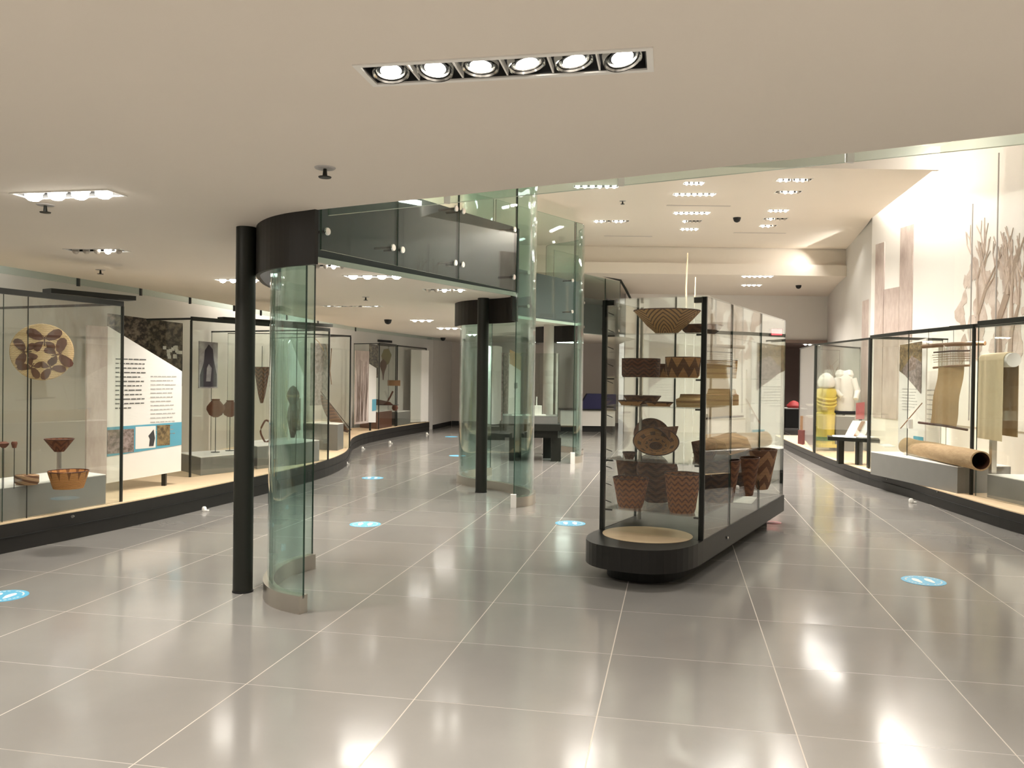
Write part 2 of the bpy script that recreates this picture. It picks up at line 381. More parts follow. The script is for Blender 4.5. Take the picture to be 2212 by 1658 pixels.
def fascia(name, pts, z0, z1, th, mat): return struct(name, MB().ribbon(pts, z0, z1, th), mat)
fascia('trim_5', [(-1.27,5.34)] + prow1[:-8], 2.30, H1+.02, .03, M['drum'])
fascia('trim_6', [(-.02,10.72)] + prow2[:-8], 2.31, H1+.02, .03, M['drum'])
fascia('trim_7', prow3, 2.31, H1+.02, .03, M['drum'])
pale_lip = plain('pale_green_lip', (.42,.46,.38,1), .4)
off = lambda pts, dx, dy: [(p[0]+dx, p[1]+dy) for p in pts]
fascia('trim_8', off(prow1[-3:] + bay1 + [(.03,10.78)], .03, -.02), H1-.005, SL, .02, M['slab'])
fascia('trim_9', off(bay2 + [(1.3,16.8)], .03, -.02), H1-.005, SL, .02, M['slab'])
fascia('trim_10', off([(.6,18.8)] + bay3[:2], .03, -.02), H1-.005, SL, .02, M['slab'])

struct('trim_11', MB().ribbon(off(prow1[-3:] + bay1 + [(.0,10.76)], .055, -.035), 2.615, 2.665, .02), pale_lip)
struct('trim_12', MB().ribbon(off(bay2 + [(1.3,16.8)], .055, -.035), 2.615, 2.665, .02), pale_lip)
# ------------------------------------------------------------------ recessed lamps
REC = []       # recess boxes to cut, (ceiling, corners)
def fixture(px0, px1, py, n, zc, label, lit=None, power=8, cy=None, wd=.15, tilt=0, real=True):
    """row of round spot lamps in a black recess in the ceiling, drawn between two image columns"""
    if isinstance(py, tuple): a, b = G(px0, py[0], zc), G(px1, py[1], zc)
    else: a, b = G(px0, py, zc), G(px1, py, zc)
    return fixture_w(a, b, n, zc, label, lit, power, wd)
def fixture_w(a, b, n, zc, label, lit=None, power=8, wd=.15):
    a = Vector((a[0],a[1],zc)); b = Vector((b[0],b[1],zc)); d = (b-a); L = d.length; e = d/L; nn = Vector((-e.y, e.x, 0)); c = (a+b)/2
    REC.append((zc, c, e*(L/2), nn*(wd/2)))
    t = thing('recessed_spotlight_tray', label, 'ceiling light', c, 'recessed ceiling spotlight trays')
    fr = MB(); z0, z1 = zc-.004, zc+.003; k = .012; k2=.022 if L>.8 else .014
    for s in (-1, 1):
        fr.obox(c+nn*s*(wd/2+k2/2)+Vector((0,0,-.001)), e*(L/2+k2), nn*k2/2, (0,0,.004))
        fr.obox(c+e*s*(L/2+k2/2)+Vector((0,0,-.001)), e*k2/2, nn*(wd/2), (0,0,.004))
    part(t, 'frame', fr, M['white'])
    hs = MB(); D = .10
    hs.obox(c+Vector((0,0,D)), e*(L/2-.002), nn*(wd/2-.002), (0,0,.003))
    for s in (-1, 1):
        hs.obox(c+nn*s*(wd/2-.003)+Vector((0,0,D/2)), e*(L/2-.002), nn*.002, (0,0,D/2-.001)); hs.obox(c+e*s*(L/2-.003)+Vector((0,0,D/2)), e*.002, nn*(wd/2-.004), (0,0,D/2-.001))
    part(t, 'housing', hs, M['black'])
    if n > 1 and L > .8:
        for i in range(1, n): part(t, 'divider', MB().obox(c+e*(i/n-.5)*L+Vector((0,0,.012)), e*.003, nn*(wd/2-.006), (0,0,.012)), M['white'])
    r = min(wd*.40, L/n*(.42 if L > .8 else .36))
    nl = 0
    for i in range(n):
        on = lit is None or i in lit
        p = c + e*((i+.5)/n-.5)*L + Vector((0,0,.012 if L > .8 else .03))
        ax, ay = random.uniform(-.2,.2), random.uniform(-.3,.15)
        if not (L > .8): ax = ay = 0
        Mx = Matrix.Translation(p) @ Matrix.Rotation(ay,4,'X') @ Matrix.Rotation(ax,4,'Y')
        ring = MB().lathe([(r*.99,-.012),(r,-.004),(r,.03),(r*.9,.03),(r*.86,-.006),(r*.93,-.012)], 24)
        if L > .8 : ring.lathe([(r*.83,-.004),(r*.84,.02),(r*.72,.03),(r*.70,.0),(r*.76,-.006)], 24)
        # drop end caps of the ring (open middle)
        keep = [k for k, f in enumerate(ring.f) if len(f) <= 4]; ring.f = [ring.f[k] for k in keep]; ring.m = [ring.m[k] for k in keep]
        ring.xf(Mx); q = part(t, 'lamp', ring, M['chrome' if L > .8 else 'white'], smooth=True)
        if L > .8: bulb = MB().lathe([(r*.25,-.012),(r*.45,-.009),(r*.56,-.002)], 20).xf(Mx)
        else: bulb = MB().lathe([(.002,-.066),(r*.5,-.060),(r*.8,-.045),(r*.85,-.01)], 16).xf(Mx)
        sub(q, t, 'bulb', bulb, M['lamp' if on else 'lampoff'])
        nl += on
    if nl and power:
        ang = math.atan2(e.y, e.x)
        area('spotlight_glow', (c.x, c.y, zc-.03), L*.9, .1, power*nl*K, rot=(0,0,ang), spread=135)
    return t
LO = 'in the low ceiling '
fixture(797,1397,(162,128),6,H1,'large six-lamp recessed tray overhead, nearest in the low ceiling', power=9, wd=.165)
fixture(48,250,(423,416),4,H1,'four-lamp recessed tray at far left of the low ceiling, all lamps lit', power=13)
fixture(152,268,540,5,H1,'recessed tray at left with only one lamp lit', lit=[3], power=20)
fixture(470,560,604,4,H1,'small recessed tray just left of the nearest black column', power=7)
fixture(677,747,573,4,H1,'dim recessed tray just beyond the curved glass screen top', lit=[2], power=7)
fixture(747,872,596,4,H1,'bright four-lamp tray under the first mezzanine bay', power=9)
fixture(917,1003,625,5,H1,'dim recessed tray nearest the second bay edge in the mezzanine soffit', lit=[2,4], power=6)
fixture(700,822,661,6,H1,'six-lamp tray in the middle of the mezzanine soffit', lit=[0,1,4,5], power=8)
fixture(888,935,691,3,H1,'three-lamp tray toward the far left of the mezzanine soffit', power=14)
fixture(945,990,708,3,H1,'last little tray before the back wall in the soffit', power=18)
fixture(1010,1040,722,3,H1,'tiny tray seen through the left of the second curved screen', power=16)
HCS = [(1240,1335,402,6,None,'six-lamp tray in the high ceiling behind the hanging glass strip'),
 (1478,1520,395,4,None,'front middle four-lamp tray of the high ceiling'),
 (1680,1752,388,6,[0,1,3,4],'front right tray of the high ceiling by the bright cove'),
 (1455,1545,419,7,None,'seven-lamp tray, second in the middle row of the high ceiling'),
 (1676,1730,414,4,[1,2],'dim tray behind the front right one in the high ceiling'),
 (1455,1533,459,7,None,'seven-lamp tray in the middle of the high ceiling'),
 (1660,1702,454,4,None,'four-lamp tray right of the middle of the high ceiling'),
 (1650,1700,472,5,[1],'faint tray between two brighter ones at right of the high ceiling'),
 (1642,1677,487,3,[0,1],'short bright tray at the back right of the high ceiling'),
 (1470,1508,494,4,None,'short four-lamp tray at the back middle of the high ceiling'),
 (1475,1515,477,5,[0],'faint unlit tray in the middle row of the high ceiling'),
 (1283,1358,477,7,[0,1,4,5],'seven-lamp tray at the left of the high ceiling')]
for a,b,y,n,l,lab in HCS: fixture(a,b,y,n,H2,lab,lit=l,power=14)
fixture(1602,1670,596,6,4.04,'long tray in the lower far ceiling above the passage', power=16)
fixture(1602,1645,615,4,4.04,'shorter tray nearest the far wall', power=16)
# unseen trays added behind the viewer, to lighten the near floor and low ceiling
fixture_w((-3.6,.6),(-2.7,.5),6,H1,'added six-lamp fill tray behind the viewer at left', power=23)
fixture_w((1.8,.3),(2.7,.2),6,H1,'added six-lamp fill tray behind the viewer at right', power=20)
fixture_w((-.6,-2.6),(.4,-2.7),6,H1,'added six-lamp fill tray far behind the viewer', power=17)
fixture_w((3.8,-1.6),(4.7,-1.7),6,H1,'added six-lamp fill tray behind the viewer by the right wall', power=20)
fixture_w((3.4,9.4),(4.1,9.3),6,5.5,'hidden tray over the open hall', power=8)  # unseen trays in the upper ceiling that light the hall
fixture_w((1.2,7.4),(1.9,7.3),6,5.5,'hidden tray over the central glass case', power=11)
fixture_w((4.6,5.4),(5.3,5.3),6,5.5,'hidden tray over the right aisle', power=7)

fixture_w((-3.4,14.2),(-2.6,14.1),6,H2,'added unseen fill tray in the high ceiling over the upper floor, left', power=14)  # two unseen trays added to brighten the high ceiling behind the green glass
fixture_w((-4.0,17.2),(-3.2,17.1),6,H2,'added unseen fill tray in the high ceiling over the upper floor, far left', power=14)
fixture_w((9.6,27.4),(10.2,27.4),4,2.76,'added fill tray in the passage ceiling', power=12)  # tray added to brighten the dark passage
def cut(o, zc):
    mb = MB()
    for z, c, e, nn in REC:
        if abs(z-zc) < .01: mb.obox(c+Vector((0,0,.04)), e, nn, (0,0,.075))
    me = bpy.data.meshes.new('cutter'); me.from_pydata([tuple(v) for v in mb.v], [], mb.f)
    bm = bmesh.new(); bm.from_mesh(me); bmesh.ops.recalc_face_normals(bm, faces=bm.faces); bm.to_mesh(me); bm.free()
    k = bpy.data.objects.new('cutter', me); COL.objects.link(k)
    md = o.modifiers.new('cut', 'BOOLEAN'); md.operation = 'DIFFERENCE'; md.solver = 'EXACT'; md.object = k
    bpy.context.view_layer.update()
    ev = o.evaluated_get(bpy.context.evaluated_depsgraph_get()); nm = bpy.data.meshes.new_from_object(ev)
    if len(nm.polygons) > 6: o.modifiers.clear(); o.data = nm
    else: o.modifiers.clear()
    bpy.data.objects.remove(k)
cut(struct('ceiling', SLAB, M['ceiling']), H1)
cut(struct('ceiling_high', HI, M['ceiling']), H2)
cut(bpy.data.objects['ceiling_upper'], 5.5)
cut(bpy.data.objects['ceiling_far'], 4.04)

# faint access slots and small ceiling devices
def sprinkler(px, py, label, zc=H1, s=1.0):
    p = G(px, py, zc); t = thing('fire_sprinkler', label, 'sprinkler', p, 'ceiling fire sprinklers')
    part(t, 'rosette', MB().lathe([(.038*s,-.006),(.042*s,0)], 20, p), M['inkg'])
    part(t, 'deflector', MB().lathe([(.010*s,-.035*s),(.007*s,-.006)], 8, p).lathe([(.024*s,-.04*s),(.026*s,-.036*s)], 16, p), M['dark'])
sprinkler(702,362,'fire sprinkler nearest the viewer in the low ceiling', s=1.3)
sprinkler(98,442,'fire sprinkler just behind the far left four-lamp tray', s=1.3)
sprinkler(217,582,'small fire sprinkler near the left ceiling edge', s=1.2)
sprinkler(790,641,'fire sprinkler between two trays in the mezzanine soffit', s=1.2)
sprinkler(1345,434,'fire sprinkler in the high ceiling left of centre', zc=H2, s=1.4)
def detector(px, py, label, zc):
    p = G(px, py, zc); single('ceiling_camera', MB().lathe([(.02,-.09),(.055,-.07),(.07,-.03),(.075,0)], 20, p), M['black'], label, 'ceiling camera', smooth=True)
detector(838,690,'dark dome camera in the mezzanine soffit at left', H1)
detector(957,729,'dark dome camera near the back left corner of the soffit', H1)
detector(1592,470,'dark dome camera in the high ceiling between lamp trays', H2)
detector(1725,616,'dark dome camera in the far low ceiling near the passage', 4.04)
def slot(px0, px1, py, label, zc=H2):
    a, b = G(px0,py,zc), G(px1,py,zc); single('linear_vent', MB().box(a.x,b.x,a.y-.03,a.y+.03,zc-.006,zc), M['wallg'], label, 'vent')
slot(1440,1580,443,'long thin ceiling vent in the high ceiling')
slot(1585,1700,502,'thin ceiling vent at the back of the high ceiling')
slot(1305,1410,509,'thin ceiling vent at the back left of the high ceiling')

# ------------------------------------------------------------------ glass screens and balustrades
GT = 4.43
def shoe(root, pts, z1=.12, th=.075): part(root, 'base_shoe', MB().ribbon(pts, 0, z1, th), M['steel'], smooth=True)
def screen(label, key, z1=GT, split=None):
    pts = smooth_poly(key, 6)
    t = thing('curved_glass_screen', label, 'glass screen', (sum(p[0] for p in key)/len(key), sum(p[1] for p in key)/len(key), 0))
    shoe(t, pts)
    part(t, 'glass_panel', MB().ribbon(pts, .10, z1, .016, 0, 1), [M['glassc'], M['edge']], smooth=True)
    return t
C1 = [(-1.37,5.50),(-1.55,5.62),(-1.68,5.80),(-1.755,6.03),(-1.78,6.28),(-1.74,6.53),(-1.62,6.78)]
C2 = [(.04,10.06),(.2,10.2),(.28,10.45),(.26,10.8),(.12,11.1),(-.1,11.45),(-.35,11.72),(-.6,11.97),(-.75,12.25),(-.77,12.6),(-.62,12.98),(-.33,13.3)]
C3 = [(1.14,15.25),(1.28,15.45),(1.33,15.8),(1.27,16.1),(1.30,16.4),(1.42,16.7),(1.40,17.1),(1.15,17.5),(.75,17.95),(.72,18.4)]
s1 = screen('nearest C-shaped green glass screen beside the black column', C1)
s2 = screen('S-shaped green glass screen wrapping the second black column', C2)
s3 = screen('farthest green glass screen left of the basket case', C3)
part(s2, 'end_block', MB().box(.0,.07,10.0,10.07,0,.16), M['white'], 'white end block')
part(s3, 'end_block', MB().box(1.09,1.17,15.17,15.25,0,.2), M['white'], 'white end block')

def balustrade(label, p0, p1, joints, z0=2.62, z1=GT, fit=(2.78,3.35), slab_n=(-.3,.12), group=None, fittings=True):
    """glass guard of several panes hung in front of the slab edge; joints are fractions of the run"""
    p0 = Vector((p0[0],p0[1],0)); p1 = Vector((p1[0],p1[1],0)); js = [0]+joints+[1]
    t = thing('glass_balustrade', label, 'balustrade', (p0+p1)/2+Vector((0,0,z0)))
    d = (p1-p0); e = d.normalized(); nn = Vector((-e.y,e.x,0))
    for a, b in zip(js[:-1], js[1:]):
        q0 = p0+d*a+e*.006; q1 = p0+d*b-e*.006
        part(t, 'pane', MB().ribbon([q0[:2], q1[:2]], z0, z1, .018, 0, 2, 1), [M['glassb'], M['edge'], M['edgel']])
    if fittings:
        for j in [0] + joints + [1]:
            for z in fit:
                for s in (-1, 1):
                    if (j == 1 and s == 1) or (j == 0 and s == -1): continue
                    c = p0+d*j+e*s*.075+Vector((0,0,z))
                    m1 = MB().lathe([(.030,-.022),(.034,-.016),(.034,-.009)], 16)
                    m1.xf(Matrix.Translation(c) @ Matrix(((e.x,0,nn.x,0),(e.y,0,nn.y,0),(0,1,0,0),(0,0,0,1))))
                    q = part(t, 'glass_fixing', m1, M['chrome'], smooth=True)
                    sub(q, t, 'arm', MB().tube([c+nn*.012, c+nn*.20], .014, 8), M['black'])
    return t
balustrade('glass guard with steel buttons along the first grey slab edge', (-1.60,6.86), (.03,10.02), [.305,.62])
balustrade('glass guard along the second slab edge between the curved screens', (-.30,13.36), (1.12,15.22), [.42])
balustrade('far glass guard behind the top of the basket case', (.9,18.6), (2.75,21.3), [.4,.75])
def line_px(px, a, b):   # fraction along a-b where the image column is px
    lo, hi = 0, 1
    f = lambda t: (a[0]+(b[0]-a[0])*t)/(a[1]+(b[1]-a[1])*t)
    tgt = (px-1106)/F
    for _ in range(40):
        m = (lo+hi)/2
        if (f(m) < tgt) == (f(0) < f(1)): lo = m
        else: hi = m
    return lo
na, nb = (-1.24,5.53), (5.15,2.10)
nj = [line_px(960,na,nb), line_px(1332,na,nb), line_px(1820,na,nb), line_px(2700,na,nb)]
bn = balustrade('glass guard of the overhead slab, hanging as a green strip across the view', na, nb, nj, z0=2.648, fittings=False)
for j in nj[:3]:
    x, y = na[0]+(nb[0]-na[0])*j, na[1]+(nb[1]-na[1])*j
    part(bn, 'clip', MB().obox((x+.005,y-.03,2.69), (.018,.004,0), (0,.012,0), (0,0,.05)), M['white'], 'white clip')
# hanging strip along the left ceiling edge
le = [(-2.0,24.0),(-2.35,22.9),(-2.95,21),(-3.52,18.9),(-3.84,17),(-4.2,14.2),(-4.52,12),(-4.72,10.56),(-4.95,9.48),(-5.17,8.43),(-5.55,6),(-5.95,3)]
le2 = [(x-.06,y) for x,y in le]
t = thing('glass_smoke_strip', 'low green glass strip hung along the left ceiling edge', 'glass strip', (-4.6,12,2.57))
part(t, 'strip', MB().ribbon(le2, 2.575, 2.75, .012, 0, 1), [M['glassb'], M['edgel']])
for px in (165,300,410,505,562,617,685,768):
    best = min(range(200), key=lambda i: abs((lambda q: q[0]/q[1]*F+1106-px)(Vector(le2[5]).lerp(Vector(le2[10]), 0) if False else smooth_poly(le2,20)[i])))
    q = smooth_poly(le2,20)[best]
    part(t, 'clip', MB().box(q[0]-.012,q[0]+.012,q[1]-.02,q[1]+.02,2.56,2.66), M['dark'])

single('stair_handrail', MB().tube([A(1262,583,19.6),A(1300,594,20.2),A(1340,605,20.8),A(1352,625,20.9),A(1362,645,21.0)],.03,8), M['dark'], 'dark handrail behind the far glass guard, bending down at its end','handrail')
# ------------------------------------------------------------------ columns
def column(x, y, r, label, mat, z1=H1):
    t = thing('round_column', label, 'column', (x,y,0))
    part(t, 'shaft', MB().lathe([(r,0),(r,z1-.001)], 40, (x,y,0)), mat, smooth=True)
    part(t, 'foot_ring', MB().lathe([(r+.004,0),(r+.004,.012)], 40, (x,y,0)), M['black'], smooth=True)
column(-1.945,6.03,.070,'nearest round black column left of the curved glass', M['dark'])
column(-.405,11.32,.078,'second round black column inside the S-shaped glass', M['dark'])
column(.74,16.95,.105,'far grey-white round column behind the black table', M['wallg'])

# ------------------------------------------------------------------ central basket case
AX = Vector((.8695,-.494,0)); LX = Vector((.494,.8695,0)); A0 = Vector((.77,7.05,0)); CW, CL, CT, CB = .88, 3.05, 2.25, .30
def cw(u, v, z=0): return A0 + AX*u + LX*v + Vector((0,0,z))
t = thing('display_case', 'tall freestanding glass case of baskets on a black round-ended plinth', 'display case', cw(.44,1.3,0))
def nose(inset, front, back, n=24):
    pts = []; w = CW/2-inset; c0 = CW/2
    for i in range(n+1):
        a = pi + pi*i/n; ca, sa = math.cos(a), math.sin(a)
        q = 2/2.6
        pts.append((c0 + w*math.copysign(abs(ca)**q, ca), front[0] + front[1]*math.copysign(abs(sa)**q, sa)))
    return pts + [(c0+w, back), (c0-w, back)]
plan = lambda pts: [tuple(cw(u,v)[:2]) for u,v in pts]
part(t, 'base', MB().prism(plan(nose(.13,(.05,.47),CL-.15)), 0, .13), M['black'])
part(t, 'plinth', MB().prism(plan(nose(-.012,(.0,.63),CL+.05)), .12, CB), M['plinth'], smooth=False)
ins = [(CW/2+.37*math.cos(2*pi*i/48)-.02, -.0+.36*math.sin(2*pi*i/48)) for i in range(48)]
part(t, 'wood_inset', MB().prism(plan(ins), CB-.01, CB+.003), M['birch'], 'pale round wood inset')
po = MB()
for u, v in ((0,0),(CW,0),(0,CL),(CW,CL)):
    s_u = .018 if u == 0 else -.018; s_v = .012 if v == 0 else -.012
    po = MB().obox(cw(u+s_u*.6, v+s_v, (CB+CT)/2), AX*.021, LX*.012, (0,0,(CT-CB)/2))
    if v == CL: po = MB().obox(cw(u+s_u*.6, v+s_v, (CB+1.18)/2), AX*.014, LX*.010, (0,0,(1.18-CB)/2))
    part(t, 'post', po, M['post'])
for u in (.045, CW-.045):
    part(t, 'corner_bracket', MB().obox(cw(u,.02,CT-.025), AX*.05, LX*.02, (0,0,.022)), M['post'])
gm = [M['glass'], M['edge']]
def pane(u0,v0,u1,v1,z0=CB,z1=CT):
    part(t, 'pane', MB().ribbon([cw(u0,v0)[:2], cw(u1,v1)[:2]], z0, z1, .008, 0, 1), gm)
pane(.02,-.004,CW-.02,-.004)
for a,b in ((0,.8),(.81,1.9),(1.91,CL)):
    pane(CW+.004,a+.004,CW+.004,b-.004, CB-.0); pane(-.004,a+.004,-.004,b-.004)
pane(.01,CL,CW-.01,CL)
part(t, 'top_pane', MB().prism(plan([(0,0),(CW,0),(CW,CL),(0,CL)]), CT, CT+.010), gm)
for v in (.81,1.9):
    for u in (0,CW): part(t, 'mullion', MB().obox(cw(u*(CW-.012)/CW+.006, v, (CB+CT)/2), AX*.004, LX*.006, (0,0,(CT-CB)/2)), M['post'])
SH = [1.965,1.60,1.36,.905,.485]
for i, z in enumerate(SH):
    part(t, 'shelf', MB().prism(plan([(.03,.03),(CW-.03,.03),(CW-.03,CL-.05),(.03,CL-.05)]), z-.010, z), [M['glass'],M['edgel']])
    for u in (.05,CW-.05):
        part(t, 'shelf_bracket', MB().obox(cw(u,.05,z-.017), AX*.035, LX*.006, (0,0,.007)), M['post'])
br = MB()
for k in range(12): br.tube([cw(.035,.02,.55+k*.145), cw(.075,.05,.53+k*.145)], .004, 6)
part(t, 'support_pegs', br, M['post'])
part(t, 'inner_post', MB().obox(cw(.12,.6,1.27), AX*.012, LX*.012, (0,0,.96)), M['steel'])
part(t, 'inner_post', MB().obox(cw(.5,1.5,1.27), AX*.010, LX*.010, (0,0,.96)), M['steel'])
part(t, 'lock', MB().lathe([(.012,0),(.012,.01)], 12).xf(Matrix.Translation(cw(CW+.016,.7,.21)) @ Matrix.Rotation(pi/2,4,'Y')), M['chrome'])

def basket(name, label, px, v, z, prof, mat, cat='basket', sy=1, tilt=None, grp=None, lid=None, rot=0, pyc=None, u=None):
    """prof: (radius, height) outer profile; wall thickness added"""
    if u is None:
        best = min([i*.005 for i in range(-20, 200)], key=lambda q: abs(1106+F*cw(q,v).x/cw(q,v).y-px)); u = best
    return vessel(name, label, cw(u,v,z), prof, mat, cat, sy, tilt, grp, lid, rot)
def vessel(name, label, loc, prof, mat, cat='basket', sy=1, tilt=None, grp=None, lid=None, rot=0, wall=.008):
    t = thing(name, label, cat, loc, grp)
    inner = [(max(r-wall,.001), max(z, wall) if k else wall) for k, (r, z) in enumerate(prof)][::-1]
    full = list(prof) + [(inner[0][0], prof[-1][1])] + inner[1:]
    m = MB().lathe(full, 40, loc, sy=sy, wob=.006)
    b = part(t, 'body', m, mat, smooth=True)
    rr, rz = prof[-1]
    rim = MB()
    pts = [Vector(loc)+Vector(((rr-wall/2)*math.cos(2*pi*i/36), (rr-wall/2)*sy*math.sin(2*pi*i/36), rz)) for i in range(37)]
    rim.tube(pts, wall*.62, 6)
    part(t, 'rim', rim, M['dwood'] if lid is None else M['wood'], smooth=True)
    t.rotation_euler = tilt if tilt else (0,0,rot)
    return t
dk, md, lt = sc(72,38,22), sc(138,90,52), sc(196,152,98)
Wv = {
 'chev': weave('chevron_weave', lt, dk, 'zig', 5, .10, .030, .62),
 'darkzig': weave('dark_zigzag_weave', sc(108,62,38), sc(64,32,20), 'zig', 10, .035, .035, .5),
 'bigzig': weave('tall_zigzag_weave', sc(176,128,80), dk, 'zig', 9, .085, .17, .5),
 'pale': weave('pale_weave', sc(200,168,120), sc(150,112,72), 'rings', 6, .1, .05, .7),
 'sun': weave('sun_tray_weave', sc(172,124,78), sc(70,48,36), 'sun', 9),
 'tray': weave('star_tray_weave', sc(190,140,88), dk, 'star', 6, .55, .085, .72),
 'brick': weave('stepped_red_weave', sc(164,102,60), sc(92,50,30), 'zig', 14, .03, .045, .6),
 'brown': weave('brown_weave', sc(112,72,46), sc(78,46,30), 'zig', 7, .05, .06, .55),
 'spir': weave('spiral_weave', sc(160,130,96), sc(84,50,32), 'spiral', 3, 0, .05, .6),
 'verti': weave('upright_band_weave', sc(172,124,72), sc(92,58,34), 'zig', 12, .2, .5, .55),
}
Bsk = basket
Bsk('basket_bowl','wide striped chevron basket bowl on the top shelf of the tall case',1438,.32,SH[0],[(.085,0),(.10,.02),(.17,.08),(.235,.15),(.285,.205)],Wv['chev'])
Bsk('basket_bowl','dark brown shallow basket behind the chevron bowl on the top shelf',1513,.55,SH[0],[(.10,0),(.15,.04),(.19,.09)],Wv['brown'])
Bsk('cylinder_basket','dark low drum basket at the left of the second shelf',1384,.35,SH[1],[(.155,0),(.165,.02),(.168,.16)],Wv['darkzig'])
Bsk('cylinder_basket','zigzag drum basket at the right of the second shelf',1474,.25,SH[1],[(.125,0),(.14,.02),(.148,.17)],Wv['bigzig'])
Bsk('cylinder_basket','small zigzag basket between the two drums on the second shelf',1432,.72,SH[1],[(.09,0),(.11,.12)],Wv['bigzig'])
Bsk('cylinder_basket','pale drum basket deeper in on the second shelf',1558,.95,SH[1],[(.13,0),(.14,.16)],Wv['pale'])
Bsk('woven_tray','flat round tray at the left of the third shelf',1362,.28,SH[2],[(.08,0),(.11,.035)],Wv['tray'])
Bsk('woven_tray','wide brown tray behind the flat one on the third shelf',1388,.62,SH[2],[(.12,0),(.17,.07)],Wv['brown'])
Bsk('woven_tray','pale patterned low tray in the middle of the third shelf',1424,.2,SH[2],[(.09,0),(.12,.03)],Wv['tray'])
Bsk('lidded_basket','tan lidded basket at the right post on the third shelf',1492,.22,SH[2],[(.115,0),(.12,.06),(.09,.075),(.085,.1)],Wv['pale'],lid=1)
Bsk('lidded_basket','tan stacked basket deeper in on the third shelf',1560,.95,SH[2],[(.15,0),(.15,.09),(.13,.10),(.12,.14)],Wv['pale'],lid=1)
tr = Bsk('woven_tray','large round star-patterned tray leaning forward on the fourth shelf',1421,.2,SH[3]+.005,[(.06,0),(.12,.022),(.195,.06)],Wv['sun'])
tr.rotation_euler = (R(34),0,R(-8)); tr.location.z += .10; tr.location.y += .05
Bsk('basket_bowl','tiny brown bowl at the front left of the fourth shelf',1362,.12,SH[3],[(.035,0),(.06,.055)],Wv['brown'])
def cone_hat(label, px, v, z, rx, tiltv, mat):
    t_ = Bsk('conical_basket', label, px, v, z, [(.004,0),(rx*.5,.09),(rx,.19)], mat); t_.rotation_euler = tiltv; return t_
h = cone_hat('pointed brown basket lying behind the star tray on the fourth shelf',1402,.55,SH[3]+.10,.17,(R(-70),0,R(-20)),Wv['brown'])
h = cone_hat('dark pointed basket tip rising right of the star tray',1466,.5,SH[3]+.27,.12,(0,R(-125),R(20)),Wv['brown'])
h = cone_hat('taupe pointed basket at the right post of the fourth shelf',1496,.62,SH[3]+.13,.13,(0,R(118),R(30)),Wv['brown'])
def mat_basket(label, px, v, z, L, w_, hh):
    u = min([i*.005 for i in range(-20,200)], key=lambda q: abs(1106+F*cw(q,v).x/cw(q,v).y-px)); c = cw(u,v,z)
    m = MB(); n = 14
    prof = [(-w_, .02), (-w_*.7, hh*.8), (0, hh), (w_*.7, hh*.75), (w_, .02)]
    for k in range(n):
        for j in range(4): pass
    vs = []; fs = []
    for i in range(n+1):
        f_ = i/n; sc2 = 1 - .75*max(0, f_-.7)/.3
        for a, b in prof: vs.append(c + LX*(f_-.5)*L + AX*a*sc2 + Vector((0,0,b*sc2+.0)))
    for i in range(n):
        for j in range(4): fs.append((i*5+j,(i+1)*5+j,(i+1)*5+j+1,i*5+j+1))
        fs.append((i*5+4,(i+1)*5+4,(i+1)*5,i*5))
    fs.append((0,1,2,3,4)); fs.append(tuple(n*5+j for j in (4,3,2,1,0)))
    m.add(vs, fs)
    t_ = thing('burden_basket', label, 'basket', c); part(t_, 'body', m, Wv['spir'], smooth=True)
    part(t_, 'strap', MB().tube([c+LX*-.3*L+Vector((0,0,hh*.98)), c+Vector((0,0,hh*1.05)), c+LX*.25*L+Vector((0,0,hh*.98))], .006, 6), M['dwood'])
mat_basket('long tan basket lying along the fourth shelf behind the side glass',1575,1.35,SH[3],1.15,.17,.17)
Bsk('bucket_basket','red-brown stepped bucket basket at the front left of the bottom shelf',1366,.2,SH[4],[(.10,0),(.112,.03),(.155,.25)],Wv['brick'])
Bsk('bucket_basket','red-brown stepped bucket basket at the front right of the bottom shelf',1478,.18,SH[4],[(.10,0),(.112,.03),(.150,.32)],Wv['brick'])
Bsk('bucket_basket','dark rounded basket between the two red-brown buckets',1422,.62,SH[4],[(.10,0),(.16,.06),(.185,.30),(.17,.36)],Wv['brown'])
Bsk('bucket_basket','dark brown bucket basket behind the front left one on the bottom shelf',1372,.85,SH[4],[(.12,0),(.17,.34)],Wv['brown'])
Bsk('bucket_basket','very dark bucket basket in the middle of the bottom shelf',1556,.95,SH[4],[(.13,0),(.19,.38)],Wv['brown'])
Bsk('bucket_basket','large zigzag bucket basket at the far end of the bottom shelf',1630,2.05,SH[4],[(.15,0),(.17,.05),(.235,.40)],weave('far_zigzag',sc(150,112,82),sc(84,54,40),'zig',8,.09,.16,.5))
Bsk('bucket_basket','dark bucket basket beside the zigzag one on the bottom shelf',1600,1.5,SH[4],[(.13,0),(.19,.36)],Wv['brown'])
p = cw(.62,2.3,CB+.003)
single('label_sheet', MB().obox(p+Vector((0,0,.02)), AX*.13, LX*.12+Vector((0,0,.02)), (0,0,.002)), M['white'], 'white folded label sheet on the floor of the tall case', 'label card')
p = cw(.7,.95,SH[4]+.30)
single('hanging_tag', MB().obox(p, AX*.012+Vector((0,0,-.004)), LX*.002, (0.01,0,.05)), M['white'], 'small white tag tied near the dark buckets', 'tag')

